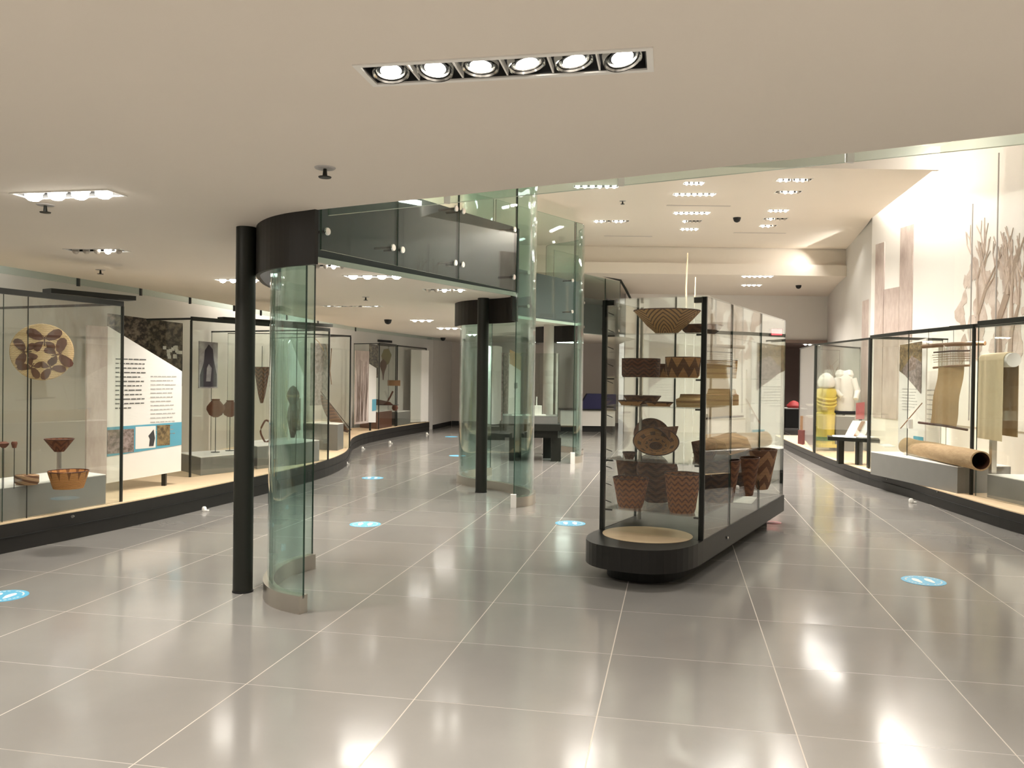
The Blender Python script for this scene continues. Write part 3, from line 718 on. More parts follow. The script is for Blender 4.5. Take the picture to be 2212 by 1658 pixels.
# ------------------------------------------------------------------ boards with print
class Board:
    def __init__(s, name, label, cat, pA, pB, poly, th=.02, mat='white', foot=None):
        """pA, pB plan ends; poly: list of (s, z) outline with s in 0..1"""
        s.a = Vector((pA[0],pA[1],0)); s.b = Vector((pB[0],pB[1],0)); s.d = s.b-s.a
        e = s.d.normalized(); s.n = Vector((e.y,-e.x,0))
        if s.n.dot(-(s.a+s.b)/2) < 0: s.n = -s.n
        s.t = thing(name, label, cat, (s.a+s.b)/2+Vector((0,0,min(z for _,z in poly))))
        s.slab('panel', poly, 0, th, M[mat])
    def P(s, q, z, off=0): return s.a + s.d*q + s.n*off + Vector((0,0,z))
    def slab(s, name, poly, off, th, mat, label=None, par=None):
        n = len(poly); vs = [s.P(q,z,off) for q,z in poly]+[s.P(q,z,off-th) for q,z in poly]
        fs = [tuple(range(n)), tuple(range(2*n-1,n-1,-1))]+[(i,(i+1)%n,(i+1)%n+n,i+n) for i in range(n)]
        return part(s.t, name, MB().add(vs,fs), mat, label)
    def rect(s, name, q0,q1,z0,z1, mat, off=.004, label=None): return s.slab(name, [(q0,z0),(q1,z0),(q1,z1),(q0,z1)], off, .003, mat, label)
    def text(s, q0,q1,z0,z1,n, mat, fill=.45, slant=0):
        m = MB(); dz = (z1-z0)/n
        for i in range(n):
            z = z1-(i+.5)*dz; e = q1-(q1-q0)*random.uniform(0,.22)
            if i == n-1: e = q0+(q1-q0)*.5
            q = q0
            while q < e-.01:
                w = random.uniform(.04,.11)*(q1-q0)*2; w = min(w, e-q)
                vs = [s.P(q,z-dz*fill/2,.004),s.P(q+w,z-dz*fill/2,.004),s.P(q+w,z+dz*fill/2,.004),s.P(q,z+dz*fill/2,.004)]
                vs += [v-s.n*.003 for v in vs]; m.add(vs, [(0,1,2,3),(7,6,5,4),(0,4,5,1),(1,5,6,2),(2,6,7,3),(3,7,4,0)])
                q += w + .018*(q1-q0)*2
        part(s.t, 'text_block', m, mat)
def foot(b, q, z0, z1, mat='dark'):
    c = b.P(q,0,-.03); part(b.t, 'leg', MB().box(c.x-.022,c.x+.022,c.y-.022,c.y+.022,z0,z1), M[mat])

PT = .265   # top of the wall plinths
b = Board('text_panel','white slanted-top text panel with a blue photo band, at left','information panel',
   (X(232,9.0),9.0),(X(393,9.8),9.8),[(0,.37),(1,.42),(1,1.60),(0,2.08)])
b.text(.10,.50,1.16,1.75,12,M['inkm'],.24); b.text(.56,.92,.80,1.56,16,M['inkg'],.22)
b.slab('photo_band',[(0,.66),(1,.73),(1,1.0),(0,.98)],.004,.003,M['blue'],'pale blue band')
b.rect('photo',.0,.34,.69,.95,M['photoa'],.007); b.rect('photo',.36,.63,.72,.97,M['white'],.007); b.rect('photo',.65,.83,.74,.975,M['photob'],.007)
b.slab('silhouette',[(.54,.74),(.60,.74),(.62,.83),(.60,.93),(.57,.90),(.53,.86),(.55,.82)],.009,.003,M['ink'])
foot(b,.78,PT,.42)
b = Board('photo_mural','dark undergrowth photo with pale flowers on the left wall','photo panel',
   (X(232,10.35),10.35),(X(394,11.1),11.1),[(0,1.4),(1,1.4),(1,2.24),(0,2.31)],mat='plants')
fl = MB(); random.seed(3)
for k in range(16):
    q, z = random.uniform(.74,.97), random.uniform(1.78,1.93)
    fl.obox(b.P(q,z,.006), b.d.normalized()*.022, (0,0,.022), b.n*.002)
part(b.t,'flower_print',fl,M['blockw'])
b = Board('photo_banner','tall narrow taupe photo strip inside the leftmost case','photo panel',
   (X(188,8.7),8.7),(X(232,8.95),8.95),[(0,.45),(1,.45),(1,2.07),(0,2.07)],mat='strip')
b = Board('photo_print','violet-grey portrait print of a long-haired figure on the case wall','photo print',
   (X(430,12.2),12.2),(X(470,12.45),12.45),[(0,Z(430,838,12.2)),(1,Z(470,838,12.45)),(1,Z(470,740,12.45)),(0,Z(430,736,12.2))],mat='portrait')
z0 = Z(450,838,12.3)
b.slab('figure',[(.05,z0+.02),(.95,z0+.02),(.95,z0+.2),(.78,z0+.42),(.72,z0+.58),(.5,z0+.65),(.3,z0+.56),(.25,z0+.38),(.05,z0+.2)],.004,.003,M['violet'])
b.slab('figure',[(.36,z0+.1),(.6,z0+.1),(.66,z0+.3),(.5,z0+.36),(.4,z0+.3)],.008,.003,M['portrait'])
b = Board('text_panel','pointed white text panel seen through the nearest curved glass','information panel',
   (X(624,12.6),12.6),(X(656,13.1),13.1),[(0,.42),(1,.50),(1,1.55),(.1,2.10),(0,2.05)])
b.rect('photo',.3,.8,.7,1.2,M['photoa']); foot(b,.5,PT,.44)
b = Board('text_panel','narrow white text panel with blue lower block beyond the case corner','information panel',
   (X(797,19.2),19.2),(X(813,19.8),19.8),[(0,Z(797,912,19.2)),(1,Z(813,912,19.8)),(1,Z(813,795,19.8)),(0,Z(797,785,19.2))])
b.rect('blue_block',.45,1,Z(813,887,19.6),Z(813,862,19.6),M['blue']); foot(b,.4,PT,Z(797,912,19.2))
b = Board('photo_mural','dark photo panel above the narrow white text panel','photo panel',
   (X(798,20.5),20.5),(X(817,20.8),20.8),[(0,1.5),(1,1.5),(1,Z(812,745,20.7)),(0,Z(800,742,20.5))],mat='plants')
b = Board('white_backdrop','bright blank backdrop at the far end of the left cases','backdrop',
   (X(888,22.55),22.55),(X(926,23.2),23.2),[(0,PT+.02),(1,PT+.02),(1,2.27),(0,2.27)])

# ------------------------------------------------------------------ left plinth and cases
lf = smooth_poly([(-5.3,4.6),(-4.75,6.2),(-4.4,7.13),(-3.9,8.46),(-3.42,10.14),(-2.98,12.02),(-2.83,13.2),(-2.86,14.4),(-3.1,15.9),(-3.32,17.4),(-3.30,19.0),(-2.9,21.2),(-2.33,23.5)], 5)
lb = [(-2.5,23.8),(-3.5,21.4),(-4.5,18.6),(-4.95,15.5),(-5.3,12.4),(-5.75,9.6),(-6.2,7),(-6.5,4.6)]
poly = lf + lb
t = thing('wall_plinth', 'long wavy black plinth under all the left wall cases', 'plinth', (-4,12,0))
part(t, 'body', MB().prism(poly, .0, PT-.012), M['plinth'])
part(t, 'deck', MB().prism(poly, PT-.012, PT), M['birch'], 'pale birch deck')
inset = [(x-.02,y) for x,y in lf]
part(t, 'toe_line', MB().ribbon([(x+.006,y-.004) for x,y in lf], .13, .138, .014), M['black'])
def lf_at(y):
    for (x0,y0),(x1,y1) in zip(lf[:-1], lf[1:]):
        if y0 <= y <= y1: return x0+(x1-x0)*(y-y0)/(y1-y0)
def wallx(y):
    for (x0,y0),(x1,y1) in zip(lw_[:-1], lw_[1:]):
        if y0 <= y <= y1: return x0+(x1-x0)*(y-y0)/(y1-y0)
def rwallx(y):
    for (x0,y0),(x1,y1) in zip(rw_[:-1], rw_[1:]):
        if y0 <= y <= y1: return x0+(x1-x0)*(y-y0)/(y1-y0)
def wall_case(label, front, back, top=2.27, base=PT, joints=(), beam=.05, th=.012, pr=.012, sides=(1,1)):
    """front: plan points of the front glass; back: two plan points at the wall"""
    c = Vector((sum(p[0] for p in front)/len(front), sum(p[1] for p in front)/len(front), base))
    t = thing('glass_case', label, 'display case', c)
    for a, b_ in zip(front[:-1], front[1:]):
        part(t, 'front_pane', MB().ribbon([a,b_], base, top, th, 0, 1), gm)
    if sides[0]: part(t, 'side_pane', MB().ribbon([front[0],back[0]], base, top, th, 0, 1), gm)
    if sides[1]: part(t, 'side_pane', MB().ribbon([front[-1],back[-1]], base, top, th, 0, 1), gm)
    part(t, 'top_rail', MB().ribbon(front, top-.02, top+beam-.02, .035), M['post'])
    for f_, k_, q_ in ((front[0],back[0],sides[0]),(front[-1],back[-1],sides[1])):
        if not q_: continue
        part(t, 'top_rail', MB().ribbon([f_,k_], top-.01, top+beam*.5-.01, .025), M['post'])
    ps = [front[0]] + ([front[-1]] if sides[1] else []) + list(joints)
    for k, p in enumerate(ps):
        r = pr if k < 1 + sides[1] else .0035
        part(t, 'post', MB().box(p[0]-r,p[0]+r,p[1]-r,p[1]+r,base,top-.02), M['post'])
    return t
iy = lambda y, d=.05: (lf_at(y)-d, y)
wall_case('leftmost wall case holding the butterfly disc', [iy(5.0),iy(6.0),iy(7.2),iy(8.42)], [(wallx(5.2)+.1,5.2),(wallx(9.2)+.1,9.2)], joints=[iy(7.42)])
part_back = None
wall_case('left wall case holding the round pots, behind the black column', [(-4.05,10.45),(-3.62,11.2),(-3.12,12.0),(-2.82,12.75)], [(wallx(11.0)+.1,11.0),(wallx(13.8)+.1,13.8)], top=2.26)
wall_case('left wall case with the woven trap, at the bend of the plinth', [(-3.55,14.2),(-2.90,14.85)], [(wallx(14.4)+.1,14.4),(wallx(16.2)+.1,16.2)], top=2.27, beam=.03)
wall_case('far left wall case of carved pieces', [(lf_at(19.95)-.05,19.95),(lf_at(21.1)-.04,21.1)], [(wallx(20.4)+.1,20.4),(wallx(21.9)+.1,21.9)], top=2.33, beam=.04)
wall_case('last left wall case around the bright backdrop', [(lf_at(21.2)-.04,21.2),(lf_at(23.3)-.04,23.3)], [(wallx(22.1)+.1,22.1),(wallx(23.7)+.08,23.7)], top=2.33, beam=.03)
def topbar(label, a, b_, z, w=.16, pw=5, toward=(-.25,0)):
    c = Vector(((a[0]+b_[0])/2+toward[0], (a[1]+b_[1])/2+toward[1], z-.12)); L = (Vector(a)-Vector(b_)).length
    area('case_light', c, L*.9, .06, pw*K, (1,.97,.9), (0,0,math.atan2(b_[1]-a[1], b_[0]-a[0])), 140)
    single('case_light_bar', MB().ribbon([a,b_], z, z+.045, w), M['dark'], label, 'light bar')
topbar('dark light bar on top of the leftmost wall case', (X(80,7.6),7.75),(X(278,8.4),8.45), 2.31)
topbar('dark light bar on top of the pot case', (X(475,11.6),11.6),(X(720,13.3),13.0), 2.32)
for k, yy in enumerate((736,744)):
    single('wall_vent', MB().obox(A(823,yy,21.55), (.26,.20,-.012), (.004,-.01,0), (0,0,.03)), M['black'], ['upper','lower'][k]+' dark slot of the vent pair high on the far left wall', 'vent')

# grey blocks inside the left cases
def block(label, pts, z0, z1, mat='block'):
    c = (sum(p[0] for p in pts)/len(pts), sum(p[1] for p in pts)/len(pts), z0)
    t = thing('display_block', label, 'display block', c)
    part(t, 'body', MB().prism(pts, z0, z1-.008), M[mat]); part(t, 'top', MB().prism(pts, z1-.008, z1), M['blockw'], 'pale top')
block('grey low block in the leftmost case', [iy(5.4,.09),iy(6.9,.09),(lf_at(8.28)-.09,8.28),(-4.60,8.62),(-5.2,6.9),(-5.8,5.5)], PT, .56)
block('grey low block under the two round pots', [(-3.98,10.62),(-3.55,11.32),(-3.85,11.9),(-4.5,11.2)], PT, .50)
block('grey block behind the nearest curved glass', [(-3.50,11.42),(-3.08,12.08),(-2.92,12.6),(-3.55,13.1),(-3.98,12.0)], PT, .58)
block('small grey block under the woven trap', [(-3.0,14.3),(-2.98,14.7),(-3.5,15.2),(-3.7,14.6)], PT, .72)
block('brown-grey block in the far carved-piece case', [(lf_at(20.0)-.10,20.0),(lf_at(21.0)-.09,21.0),(-3.30,21.5),(-3.75,20.5)], PT, .68, 'clay')
block('pale block in the last left case', [(lf_at(21.4)-.09,21.4),(lf_at(22.3)-.09,22.3),(lf_at(22.3)-.4,22.45),(lf_at(21.4)-.55,21.7)], PT, .62)

# exhibits, leftmost case
def face_disc(c, r, th, n=48, mi=0):   # disc facing -Y side toward the hall
    return MB().lathe([(r*.97,-th),(r,-th*.5),(r,th*.4),(r*.97,th)], n).xf(Matrix.Translation(c) @ FR)
FR = Matrix.Rotation(R(24),4,'Z') @ Matrix.Rotation(pi/2,4,'X')
c = A(91,760,7.75); r = .265
t = thing('woven_disc','round tan woven disc with dark butterflies on a thin stand','basket', (c.x,c.y,.56))
part(t,'disc',face_disc(c,r,.012),weave('pale_disc_weave',sc(188,166,126),sc(176,152,112),'rings',4,.1,.02,.5))
def butterfly(cx, cy, a, s):
    m = MB(); W_ = []
    wings = [[(.004,.02),(.03,.07),(.075,.108),(.12,.118),(.145,.10),(.15,.07),(.13,.035),(.09,.012),(.04,.002)], [(.006,-.006),(.045,-.008),(.08,-.025),(.094,-.055),(.085,-.088),(.062,-.105),(.04,-.095),(.022,-.06)],[(-.004,-.05),(.004,-.05),(.006,.03),(.02,.06),(.0,.035)]]
    for w in wings:
        for sg in (1,-1):
            pts = [(x*sg, y) for x,y in w]; n = len(pts)
            vs = [];
            for zz in (.013,.016):
                for x,y in pts:
                    X_ = (x*math.cos(a)-y*math.sin(a))*s+cx; Y_ = (x*math.sin(a)+y*math.cos(a))*s+cy
                    vs.append((X_,Y_,zz))
            m.add(vs,[tuple(range(n)),tuple(range(2*n-1,n-1,-1))]+[(i,(i+1)%n,(i+1)%n+n,i+n) for i in range(n)])
    m.xf(Matrix.Translation(c) @ FR @ Matrix.Diagonal((1,1,1,1))); return m
for (bx,by,ba,bs) in ((.02,.105,R(0),.98),(-.125,.0,R(95),.85),(.125,-.02,R(-75),.95),(-.08,-.135,R(150),.70),(.07,-.14,R(205),.76)):
    part(t,'butterfly_motif',butterfly(bx,by,ba,bs),M['dwood'])
part(t,'stand_rod',MB().tube([(c.x-.12,c.y+.03,.56),(c.x-.12,c.y+.03,c.z-.2)],.006,8),M['dark'])
single('low_basket', MB().lathe([(.09,0),(.105,.02),(.105,.085),(.09,.09)],32,(A(58,1003,7.45).x,7.45,.562),sy=.7), Wv['spir'], 'low tan oval basket at the foot of the disc stand','basket',smooth=True)
vessel('flared_bowl','flared brown bowl on a riser above the big basket in the leftmost case', (A(128,960,7.55).x,7.55,Z(128,975,7.55)), [(.04,0),(.07,.04),(.125,.115)], Wv['brown'], 'bowl')
single('riser', MB().tube([(A(128,960,7.55).x,7.55,.56),(A(128,960,7.55).x,7.55,Z(128,975,7.55))], .02, 10), M['steel'], 'short clear riser under the flared bowl', 'stand')
vessel('tall_basket','orange-brown basket with dark upright bands at the right end of the block', (A(148,1000,7.28).x,7.28,.56), [(.12,0),(.13,.03),(.165,.15)], Wv['verti'])
for px,lab in ((8,'small red-brown bowl on a rod at the far left edge'),(31,'smaller red-brown bowl beside the edge bowl')):
    p = A(px,962,7.2); t = thing('small_bowl',lab,'bowl',(p.x,p.y,.56))
    part(t,'bowl',MB().lathe([(.015,-.02),(.02 if px>20 else .035,0),(.025 if px>20 else .042,.02),(.02,.035)],24,p),M['clay'],smooth=True)
    part(t,'rod',MB().tube([(p.x,p.y,.56),p-Vector((0,0,.02))],.003,6),M['dark'])
c = G(428,1016,PT); t = thing('label_card','tilted white label card with a small dark picture on the birch deck','label card',c)
part(t,'card',MB().obox(c+Vector((0,0,.055)),(.085,.03,0),(-.03,.07,.045),(0,-.002,.003)),M['white'])
part(t,'picture',MB().obox(c+Vector((-.005,.012,.068)),(.03,.01,0),(-.01,.024,.016),(0,-.002,.003)),M['ink'])
# pots
for px,py,r,lab,Yp in ((466,882,.118,'dark round pot on a rod stand, left of the pair',11.3),(497,883,.11,'dark round pot half hidden by the black column',11.55)):
    p = A(px,py,Yp); t = thing('round_pot',lab,'pot',(p.x,p.y,.5))
    part(t,'body',MB().lathe([(.03,-r),(r*.7,-r*.75),(r*1.02,-r*.1),(r*.98,r*.25),(r*.6,r*.75),(r*.42,r*.95),(r*.48,r*1.1),(r*.36,r*1.08),(r*.3,r*.8)],32,p),M['clay'],smooth=True)
    part(t,'rod',MB().tube([(p.x,p.y,.5),p-Vector((0,0,r*.97))],.005,6),M['dark'])
    part(t,'foot',MB().lathe([(.06,0),(.06,.006)],20,(p.x,p.y,.5)),M['dark'])
p = A(566,792,11.9)
t = thing('conical_carrier','tall tapering brown carrier basket hung between column and curved glass','basket',(p.x,p.y,A(566,872,11.9).z))
part(t,'body',MB().lathe([(.02,-.52),(.05,-.4),(.09,-.15),(.12,0),(.105,0),(.08,-.15),(.01,-.45)],28,p),Wv['brown'],smooth=True)
part(t,'hanger',MB().tube([p+Vector((0,0,-.02)),p+Vector((0,0,.3))],.004,6),M['dark'])
p = A(575,945,12.1); t = thing('curved_horn_tool','looped red-brown horn tool standing near the curved glass','tool',(p.x,p.y,.58))
part(t,'loop',MB().tube([Vector((p.x+.07*math.sin(a)*(1+.2*math.sin(3*a)),p.y,.74+.16*math.cos(a))) for a in [2*pi*i/20 for i in range(21)]],.014,8),M['clay'],smooth=True)
p = A(548,948,11.6); single('carved_bowl', MB().lathe([(.05,0),(.14,.03),(.2,.07),(.17,.065),(.05,.015)],28,(p.x,p.y,.5),sy=.5), M['dwood'],'low dark carved bowl half behind the black column','bowl',smooth=True)
p = A(633,872,12.3); t = thing('bird_figure','small dark standing figure seen through the nearest curved glass','figurine',(p.x,p.y,.58))
part(t,'body',MB().lathe([(.03,-.6),(.05,-.5),(.09,-.3),(.07,-.16),(.05,-.10),(.085,-.02),(.09,.06),(.05,.14),(.01,.17)],20,p+Vector((0,0,.1))),M['dwood'],smooth=True)
part(t,'head_band',MB().lathe([(.092,.0),(.095,.02),(.09,.035)],20,p+Vector((0,0,.1))),M['wood'])
# woven trap
p0, p1 = A(693,852,14.9), A(752,932,15.1)
t = thing('fish_trap','long woven brown trap slanting down in the bend case','fish trap',p1)
n = 14; pts = [p0.lerp(p1,i/n)+Vector((0,0,-.10*math.sin(pi*i/n))) for i in range(n+1)]
part(t,'body',MB().tube(pts,[.01+.085*math.sin(pi*min(1,(i/n)**.8)*.95)+.0 for i in range(n+1)],12),Wv['brown'],smooth=True)
part(t,'frame_stick',MB().tube([p0+Vector((0,-.02,.06)),p1+Vector((.06,-.02,.03))],.008,6),M['dwood'])
part(t,'frame_stick',MB().tube([p0+Vector((.02,0,-.1)),p1+Vector((-.1,0,-.06))],.008,6),M['dwood'])
b = Board('photo_mural','faded net and branches photo behind the woven trap','photo panel',(X(672,15.2),15.2),(X(712,15.7),15.7),[(0,1.0),(1,1.0),(1,2.15),(0,2.15)],mat='photoa')
# branch rods
for k,(x0,y0,x1,y1) in enumerate(((676,726,700,758),(704,745,716,830),(716,752,708,850))):
    single('bare_twig', MB().tube([A(x0,y0,14.6),A((x0+x1)/2+1,(y0+y1)/2-3,14.65),A(x1,y1,14.7)],.008,6), M['tan'] if k==0 else M['wood'], ['pale slanting twig at the top of the bend case','upright twig nearest the case joint in the bend case','bent twig left of the upright twig in the bend case'][k],'twig')
# reed prints on wall between cases
b = Board('reed_mural','thin brown reeds printed on the far left wall','mural',(X(768,17.9),17.9),(X(797,18.5),18.5),[(0,.5),(1,.5),(1,2.1),(0,2.1)],mat='strip')
rd = MB(); random.seed(5)
for k in range(16):
    q = random.uniform(.05,.8); z1 = random.uniform(1.2,1.95); q1 = q+random.uniform(-.12,.2)
    a_, b2 = b.P(q,.55,.004), b.P(min(.98,max(.02,q1)),z1,.004); rd.tube([a_,a_.lerp(b2,.6)+Vector((.01,0,0)),b2],[.006,.005,.002],4)
part(b.t,'reed_print',rd,M['reedprint'])
# far carved case pieces
p = A(834,768,20.9); single('leaf_fan', MB().add([p+Vector((x,0,z)) for x,z in ((-.05,-.3),(.08,-.18),(.14,.02),(.06,.18),(-.06,.16),(-.12,0))]+[p+Vector((x,.02,z)) for x,z in ((-.05,-.3),(.08,-.18),(.14,.02),(.06,.18),(-.06,.16),(-.12,0))],[(0,1,2,3,4,5),(11,10,9,8,7,6)]+[(i,(i+1)%6,(i+1)%6+6,i+6) for i in range(6)]), plain('olive_leaf',sc(122,118,74)), 'olive green leaf fan high in the far carved-piece case','leaf fan')
p = A(828,793,20.8); single('carved_paddle', MB().lathe([(.01,-.32),(.02,-.2),(.04,-.1),(.085,.02),(.08,.12),(.02,.2)],14,p,sy=.3), M['dwood'],'dark leaf-shaped paddle below the olive fan','paddle',smooth=True)
p = A(851,826,21.0); single('wooden_tray', MB().box(p.x-.16,p.x+.16,p.y-.02,p.y+.02,p.z-.08,p.z+.06), M['wood'],'small brown rectangular tray on the far case wall','tray')
p = A(832,866,20.6); t = thing('carved_boat','dark carved boat with an upright stern in the far case','carving',p)
part(t,'hull',MB().add([p+Vector(v) for v in ((-.28,-.05,.06),(.12,-.05,-.02),(.2,-.05,-.09),(-.25,-.05,-.09),(-.28,.05,.06),(.12,.05,-.02),(.2,.05,-.09),(-.25,.05,-.09))],[(0,1,2,3),(7,6,5,4),(0,4,5,1),(1,5,6,2),(2,6,7,3),(3,7,4,0)]),M['dwood'])
part(t,'stern',MB().tube([p+Vector((.05,0,-.02)),p+Vector((.12,0,.1)),p+Vector((.19,0,.25))],.022,8),M['dwood'])
p = A(836,872,20.65); single('case_shelf', MB().box(p.x-.32,p.x+.28,p.y-.12,p.y+.14,p.z-.03,p.z-.02), M['dark'],'thin dark shelf under the carved boat','shelf')
single('small_jar', MB().lathe([(.05,0),(.08,.06),(.06,.14),(.04,.15)],16,(X(854,20.9),20.9,.68)), M['clay'],'tiny dark jar on the block of the far carved-piece case','jar',smooth=True)

# little white floor pegs and plinth locks
def peg(px, py, label, k=1.0):
    p = G(px, py, 0); t = thing('barrier_peg', label, 'floor peg', p, 'white floor pegs beside the plinths')
    part(t,'cap',MB().lathe([(.022*k,0),(.026*k,.01),(.026*k,.04*k),(.016*k,.055*k)],16,p),M['white'],smooth=True)
    part(t,'tab',MB().obox(p+Vector((.035*k,-.01,.012)),(.02*k,0,0),(0,.02*k,0),(0,0,.008)),M['white'])
peg(441,1104,'white floor peg by the left plinth, just left of the black column')
peg(748,1003,'white floor peg at the bend of the left plinth'); peg(783,970,'white floor peg just past the plinth bend'); peg(842,958,'white floor peg along the far left plinth',1.2); peg(922,938,'white floor peg at the far tip of the left plinth')
peg(1968,1086,'white floor peg beside the right plinth',1.1)
def lock(px, py, Yp, label, k=1.0):
    p = A(px,py,Yp); single('case_lock', MB().lathe([(.011*k,-.012),(.013*k,.006)],14).xf(Matrix.Translation(p) @ Matrix.Rotation(pi/2,4,'X')), M['chrome'],label,'lock')
lock(157,1115,7.55,'round steel lock on the leftmost plinth face'); lock(681,1001,12.25,'small steel lock on the left plinth behind the curved glass')
lock(2026,1062,10.46,'round steel lock on the right plinth below the hollow log'); lock(1917,1035,12.0,'small steel lock on the right plinth near the case corner')

# ------------------------------------------------------------------ right plinth and cases
RP = .22
rf = smooth_poly([(5.9,5.0),(5.55,7.0),(5.39,8.67),(5.40,9.72),(5.46,11.31),(5.48,13.03),(5.68,15.03),(6.02,17.4),(6.5,20.4)],5)
rb = [(7.7,20.4),(7.4,18),(6.85,15.9),(7.1,13),(7.35,10),(7.7,6),(7.8,5)]
t = thing('wall_plinth','long curved black plinth under the right wall cases','plinth',(6,11,0))
part(t,'body',MB().prism(rf+rb,0,RP-.012),M['plinth']); part(t,'deck',MB().prism(rf+rb,RP-.012,RP),M['birch'],'pale birch deck')
part(t,'toe_line',MB().ribbon([(x-.006,y-.004) for x,y in rf],.11,.118,.014),M['black'])
def rf_at(y):
    for (x0,y0),(x1,y1) in zip(rf[:-1],rf[1:]):
        if y0 <= y <= y1: return x0+(x1-x0)*(y-y0)/(y1-y0)
ry = lambda y,d=.05: (rf_at(y)+d, y)
pc = (5.62,10.1); p2 = (5.60,12.95)
wall_case('large right wall case with the loom and hollow log', [pc,(X(1962,11.6),11.6),p2], [(7.3,10.3),(6.98,13.3)], top=2.27, base=RP, joints=[(X(1962,11.6),11.6)], pr=.016, sides=(0,1))
wall_case('nearest right wall case running out of the picture', [(6.0,6.4),(5.75,8.2),(5.63,10.02)], [(7.6,6.6),(7.3,10.1)], top=2.29, base=RP, beam=.06, sides=(1,0))
wall_case('right wall case with the dressed mannequins', [(5.63,13.05),(X(1762,15.6),15.6)], [(6.95,13.4),(7.25,17.3)], top=2.26, base=RP, beam=.03, pr=.018)
wall_case('farthest right wall case', [(X(1760,15.9),15.9),(X(1728,18.2),18.2)], [(7.4,17.4),(7.5,19.0)], top=2.28, base=RP, beam=.02)
topbar('dark light bar on top of the large right case', (X(2000,10.9)+.35,10.9),(6.15,8.5), 2.28, .12, pw=12, toward=(.1,0))
block('long grey block under the hollow log', [(X(1884,12.2),12.2),(X(2095,9.93)+.02,10.2),(6.25,10.35),(6.1,12.3)], RP, .55)
block('grey block at the right edge of the picture', [(5.70,9.9),(5.78,8.6),(6.5,8.6),(6.4,9.9)], RP, .50)

# rock strips on the right wall
def wall_board(label, Ya, Yb, z0, za, zb, mat, name='mural_strip', cat='mural', off=.07, th=.04):
    return Board(name,label,cat,(rwallx(Ya)-off,Ya),(rwallx(Yb)-off,Yb),[(0,z0),(1,z0),(1,zb),(0,za)],th=th,mat=mat)
def px2y(px):
    return min([9+i*.01 for i in range(700)], key=lambda y: abs(1106+F*(rwallx(y)-.07)/y-px))
def zz(px,py): return Z(px,py,px2y(px))
STR = [(1886,1905,523,'second rock-print strip from the left on the right wall'),(1906,1938,620,'short rock-print strip between two taller ones'),(1939,1966,486,'tallest rock-print strip on the right wall')]
for a_,b_,pt,lab in STR:
    za = zz((a_+b_)/2, pt+2); wall_board(lab, px2y(a_), px2y(b_), .9, za, za, 'strip')
Board('mural_strip','lowest rock-print strip past the wall corner','mural',(X(1866,16.85)-.06,16.85),(X(1884,16.1)-.02,16.05),[(0,.9),(1,.9),(1,3.2),(0,3.2)],mat='strip')
# tree mural
ya, yb = px2y(2058), px2y(2210)
rm = Board('tree_mural','faded tree and rocks mural on the bright right wall','mural',(rwallx(ya)-.075,ya),(rwallx(yb-.6)-.075,yb-.6),[(0,.9),(1,.9),(1,4.35),(0,4.35)],th=.01,mat='white')
tm = MB(); random.seed(11)
def branch(p, q, z, a, L, r_, lvl):
    q1 = q+math.sin(a)*L*.33; z1 = z+math.cos(a)*L
    if not (0.0 < q1 < 1.0): q1 = min(.99,max(.01,q1))
    A_, B_ = rm.P(q,z,.006), rm.P(q1,z1,.006)
    tm.tube([A_, A_.lerp(B_,.5)+Vector((0,0,.0)), B_], [r_,r_*.85,r_*.6], 5)
    if lvl:
        for k in range(random.choice((2,3))): branch(p,q1,z1,a*.4+random.uniform(-.7,.7),L*random.uniform(.6,.85),r_*.62,lvl-1)
for q,z,r_ in ((.28,1.6,.05),(.50,1.5,.08),(.60,1.3,.06),(.84,1.3,.07)): branch(0,q,z+.35,random.uniform(-.1,.1),.68,r_,4)
part(rm.t,'tree_print',tm,M['treeprint'])
rk = MB()
for k in range(70):
    q,z = random.uniform(.06,.94), random.uniform(1.9,3.35); s = random.uniform(.05,.15)
    n_=9; o_=[(s*(.6+random.random()*.5)*math.cos(2*pi*i/n_), s*(.9+random.random()*.9)*math.sin(2*pi*i/n_)) for i in range(n_)]
    e_=rm.d.normalized(); vs=[rm.P(q,z,.004+.00005*k)+e_*x+Vector((0,0,y)) for x,y in o_]+[rm.P(q,z,.001)+e_*x+Vector((0,0,y)) for x,y in o_]
    rk.add(vs,[tuple(range(n_)),tuple(range(2*n_-1,n_-1,-1))]+[(i,(i+1)%n_,(i+1)%n_+n_,i+n_) for i in range(n_)])
part(rm.t,'rock_print',rk,stone_print('pale_rock_print', sc(196,180,168), sc(222,210,200), 3, .4, .6))
for px,lab in ((2105,'dark upright wall joint line left in the tree mural'),(2160,'dark upright wall joint line right in the tree mural')):
    y = px2y(px); single('wall_joint_rod', MB().box(rwallx(y)-.16,rwallx(y)-.145,y-.008,y+.008,1.0,Z(px,440 if px<2150 else 330,y)), M['inkg'], lab, 'rod')

# info panel in the right case
b = Board('text_panel','pale text panel with a slanted photo corner in the large right case','information panel',(X(1942,12.5),12.5),(X(2000,11.75),11.75),[(0,.55),(1,.50),(1,Z(1998,730,11.75)),(0,Z(1942,745,12.5))])
zt = Z(1942,740,12.4); b.slab('photo',[(.02,zt-.42),(.85,zt-.72+.05),(.85,zt),(.02,zt-.03)],.004,.003,M['photob'])
b.slab('photo',[(.1,zt-.42),(.85,zt-.75),(.85,zt-.3),(.5,zt-.2)],.008,.003,M['photoa'])
b.text(.15,.75,1.15,1.5,8,M['inkg'],.2); b.rect('blue_block',.6,.95,.68,.80,M['blue']); 
foot(b,.5,RP,.5)
b = Board('text_panel','second pale text panel half behind the loom cloth','information panel',(X(2001,12.4),12.4),(X(2030,12.0),12.0),[(0,.7),(1,.7),(1,1.75),(0,1.75)])
b.text(.1,.9,1.0,1.5,7,M['inkg'],.2); foot(b,.5,RP,.7)
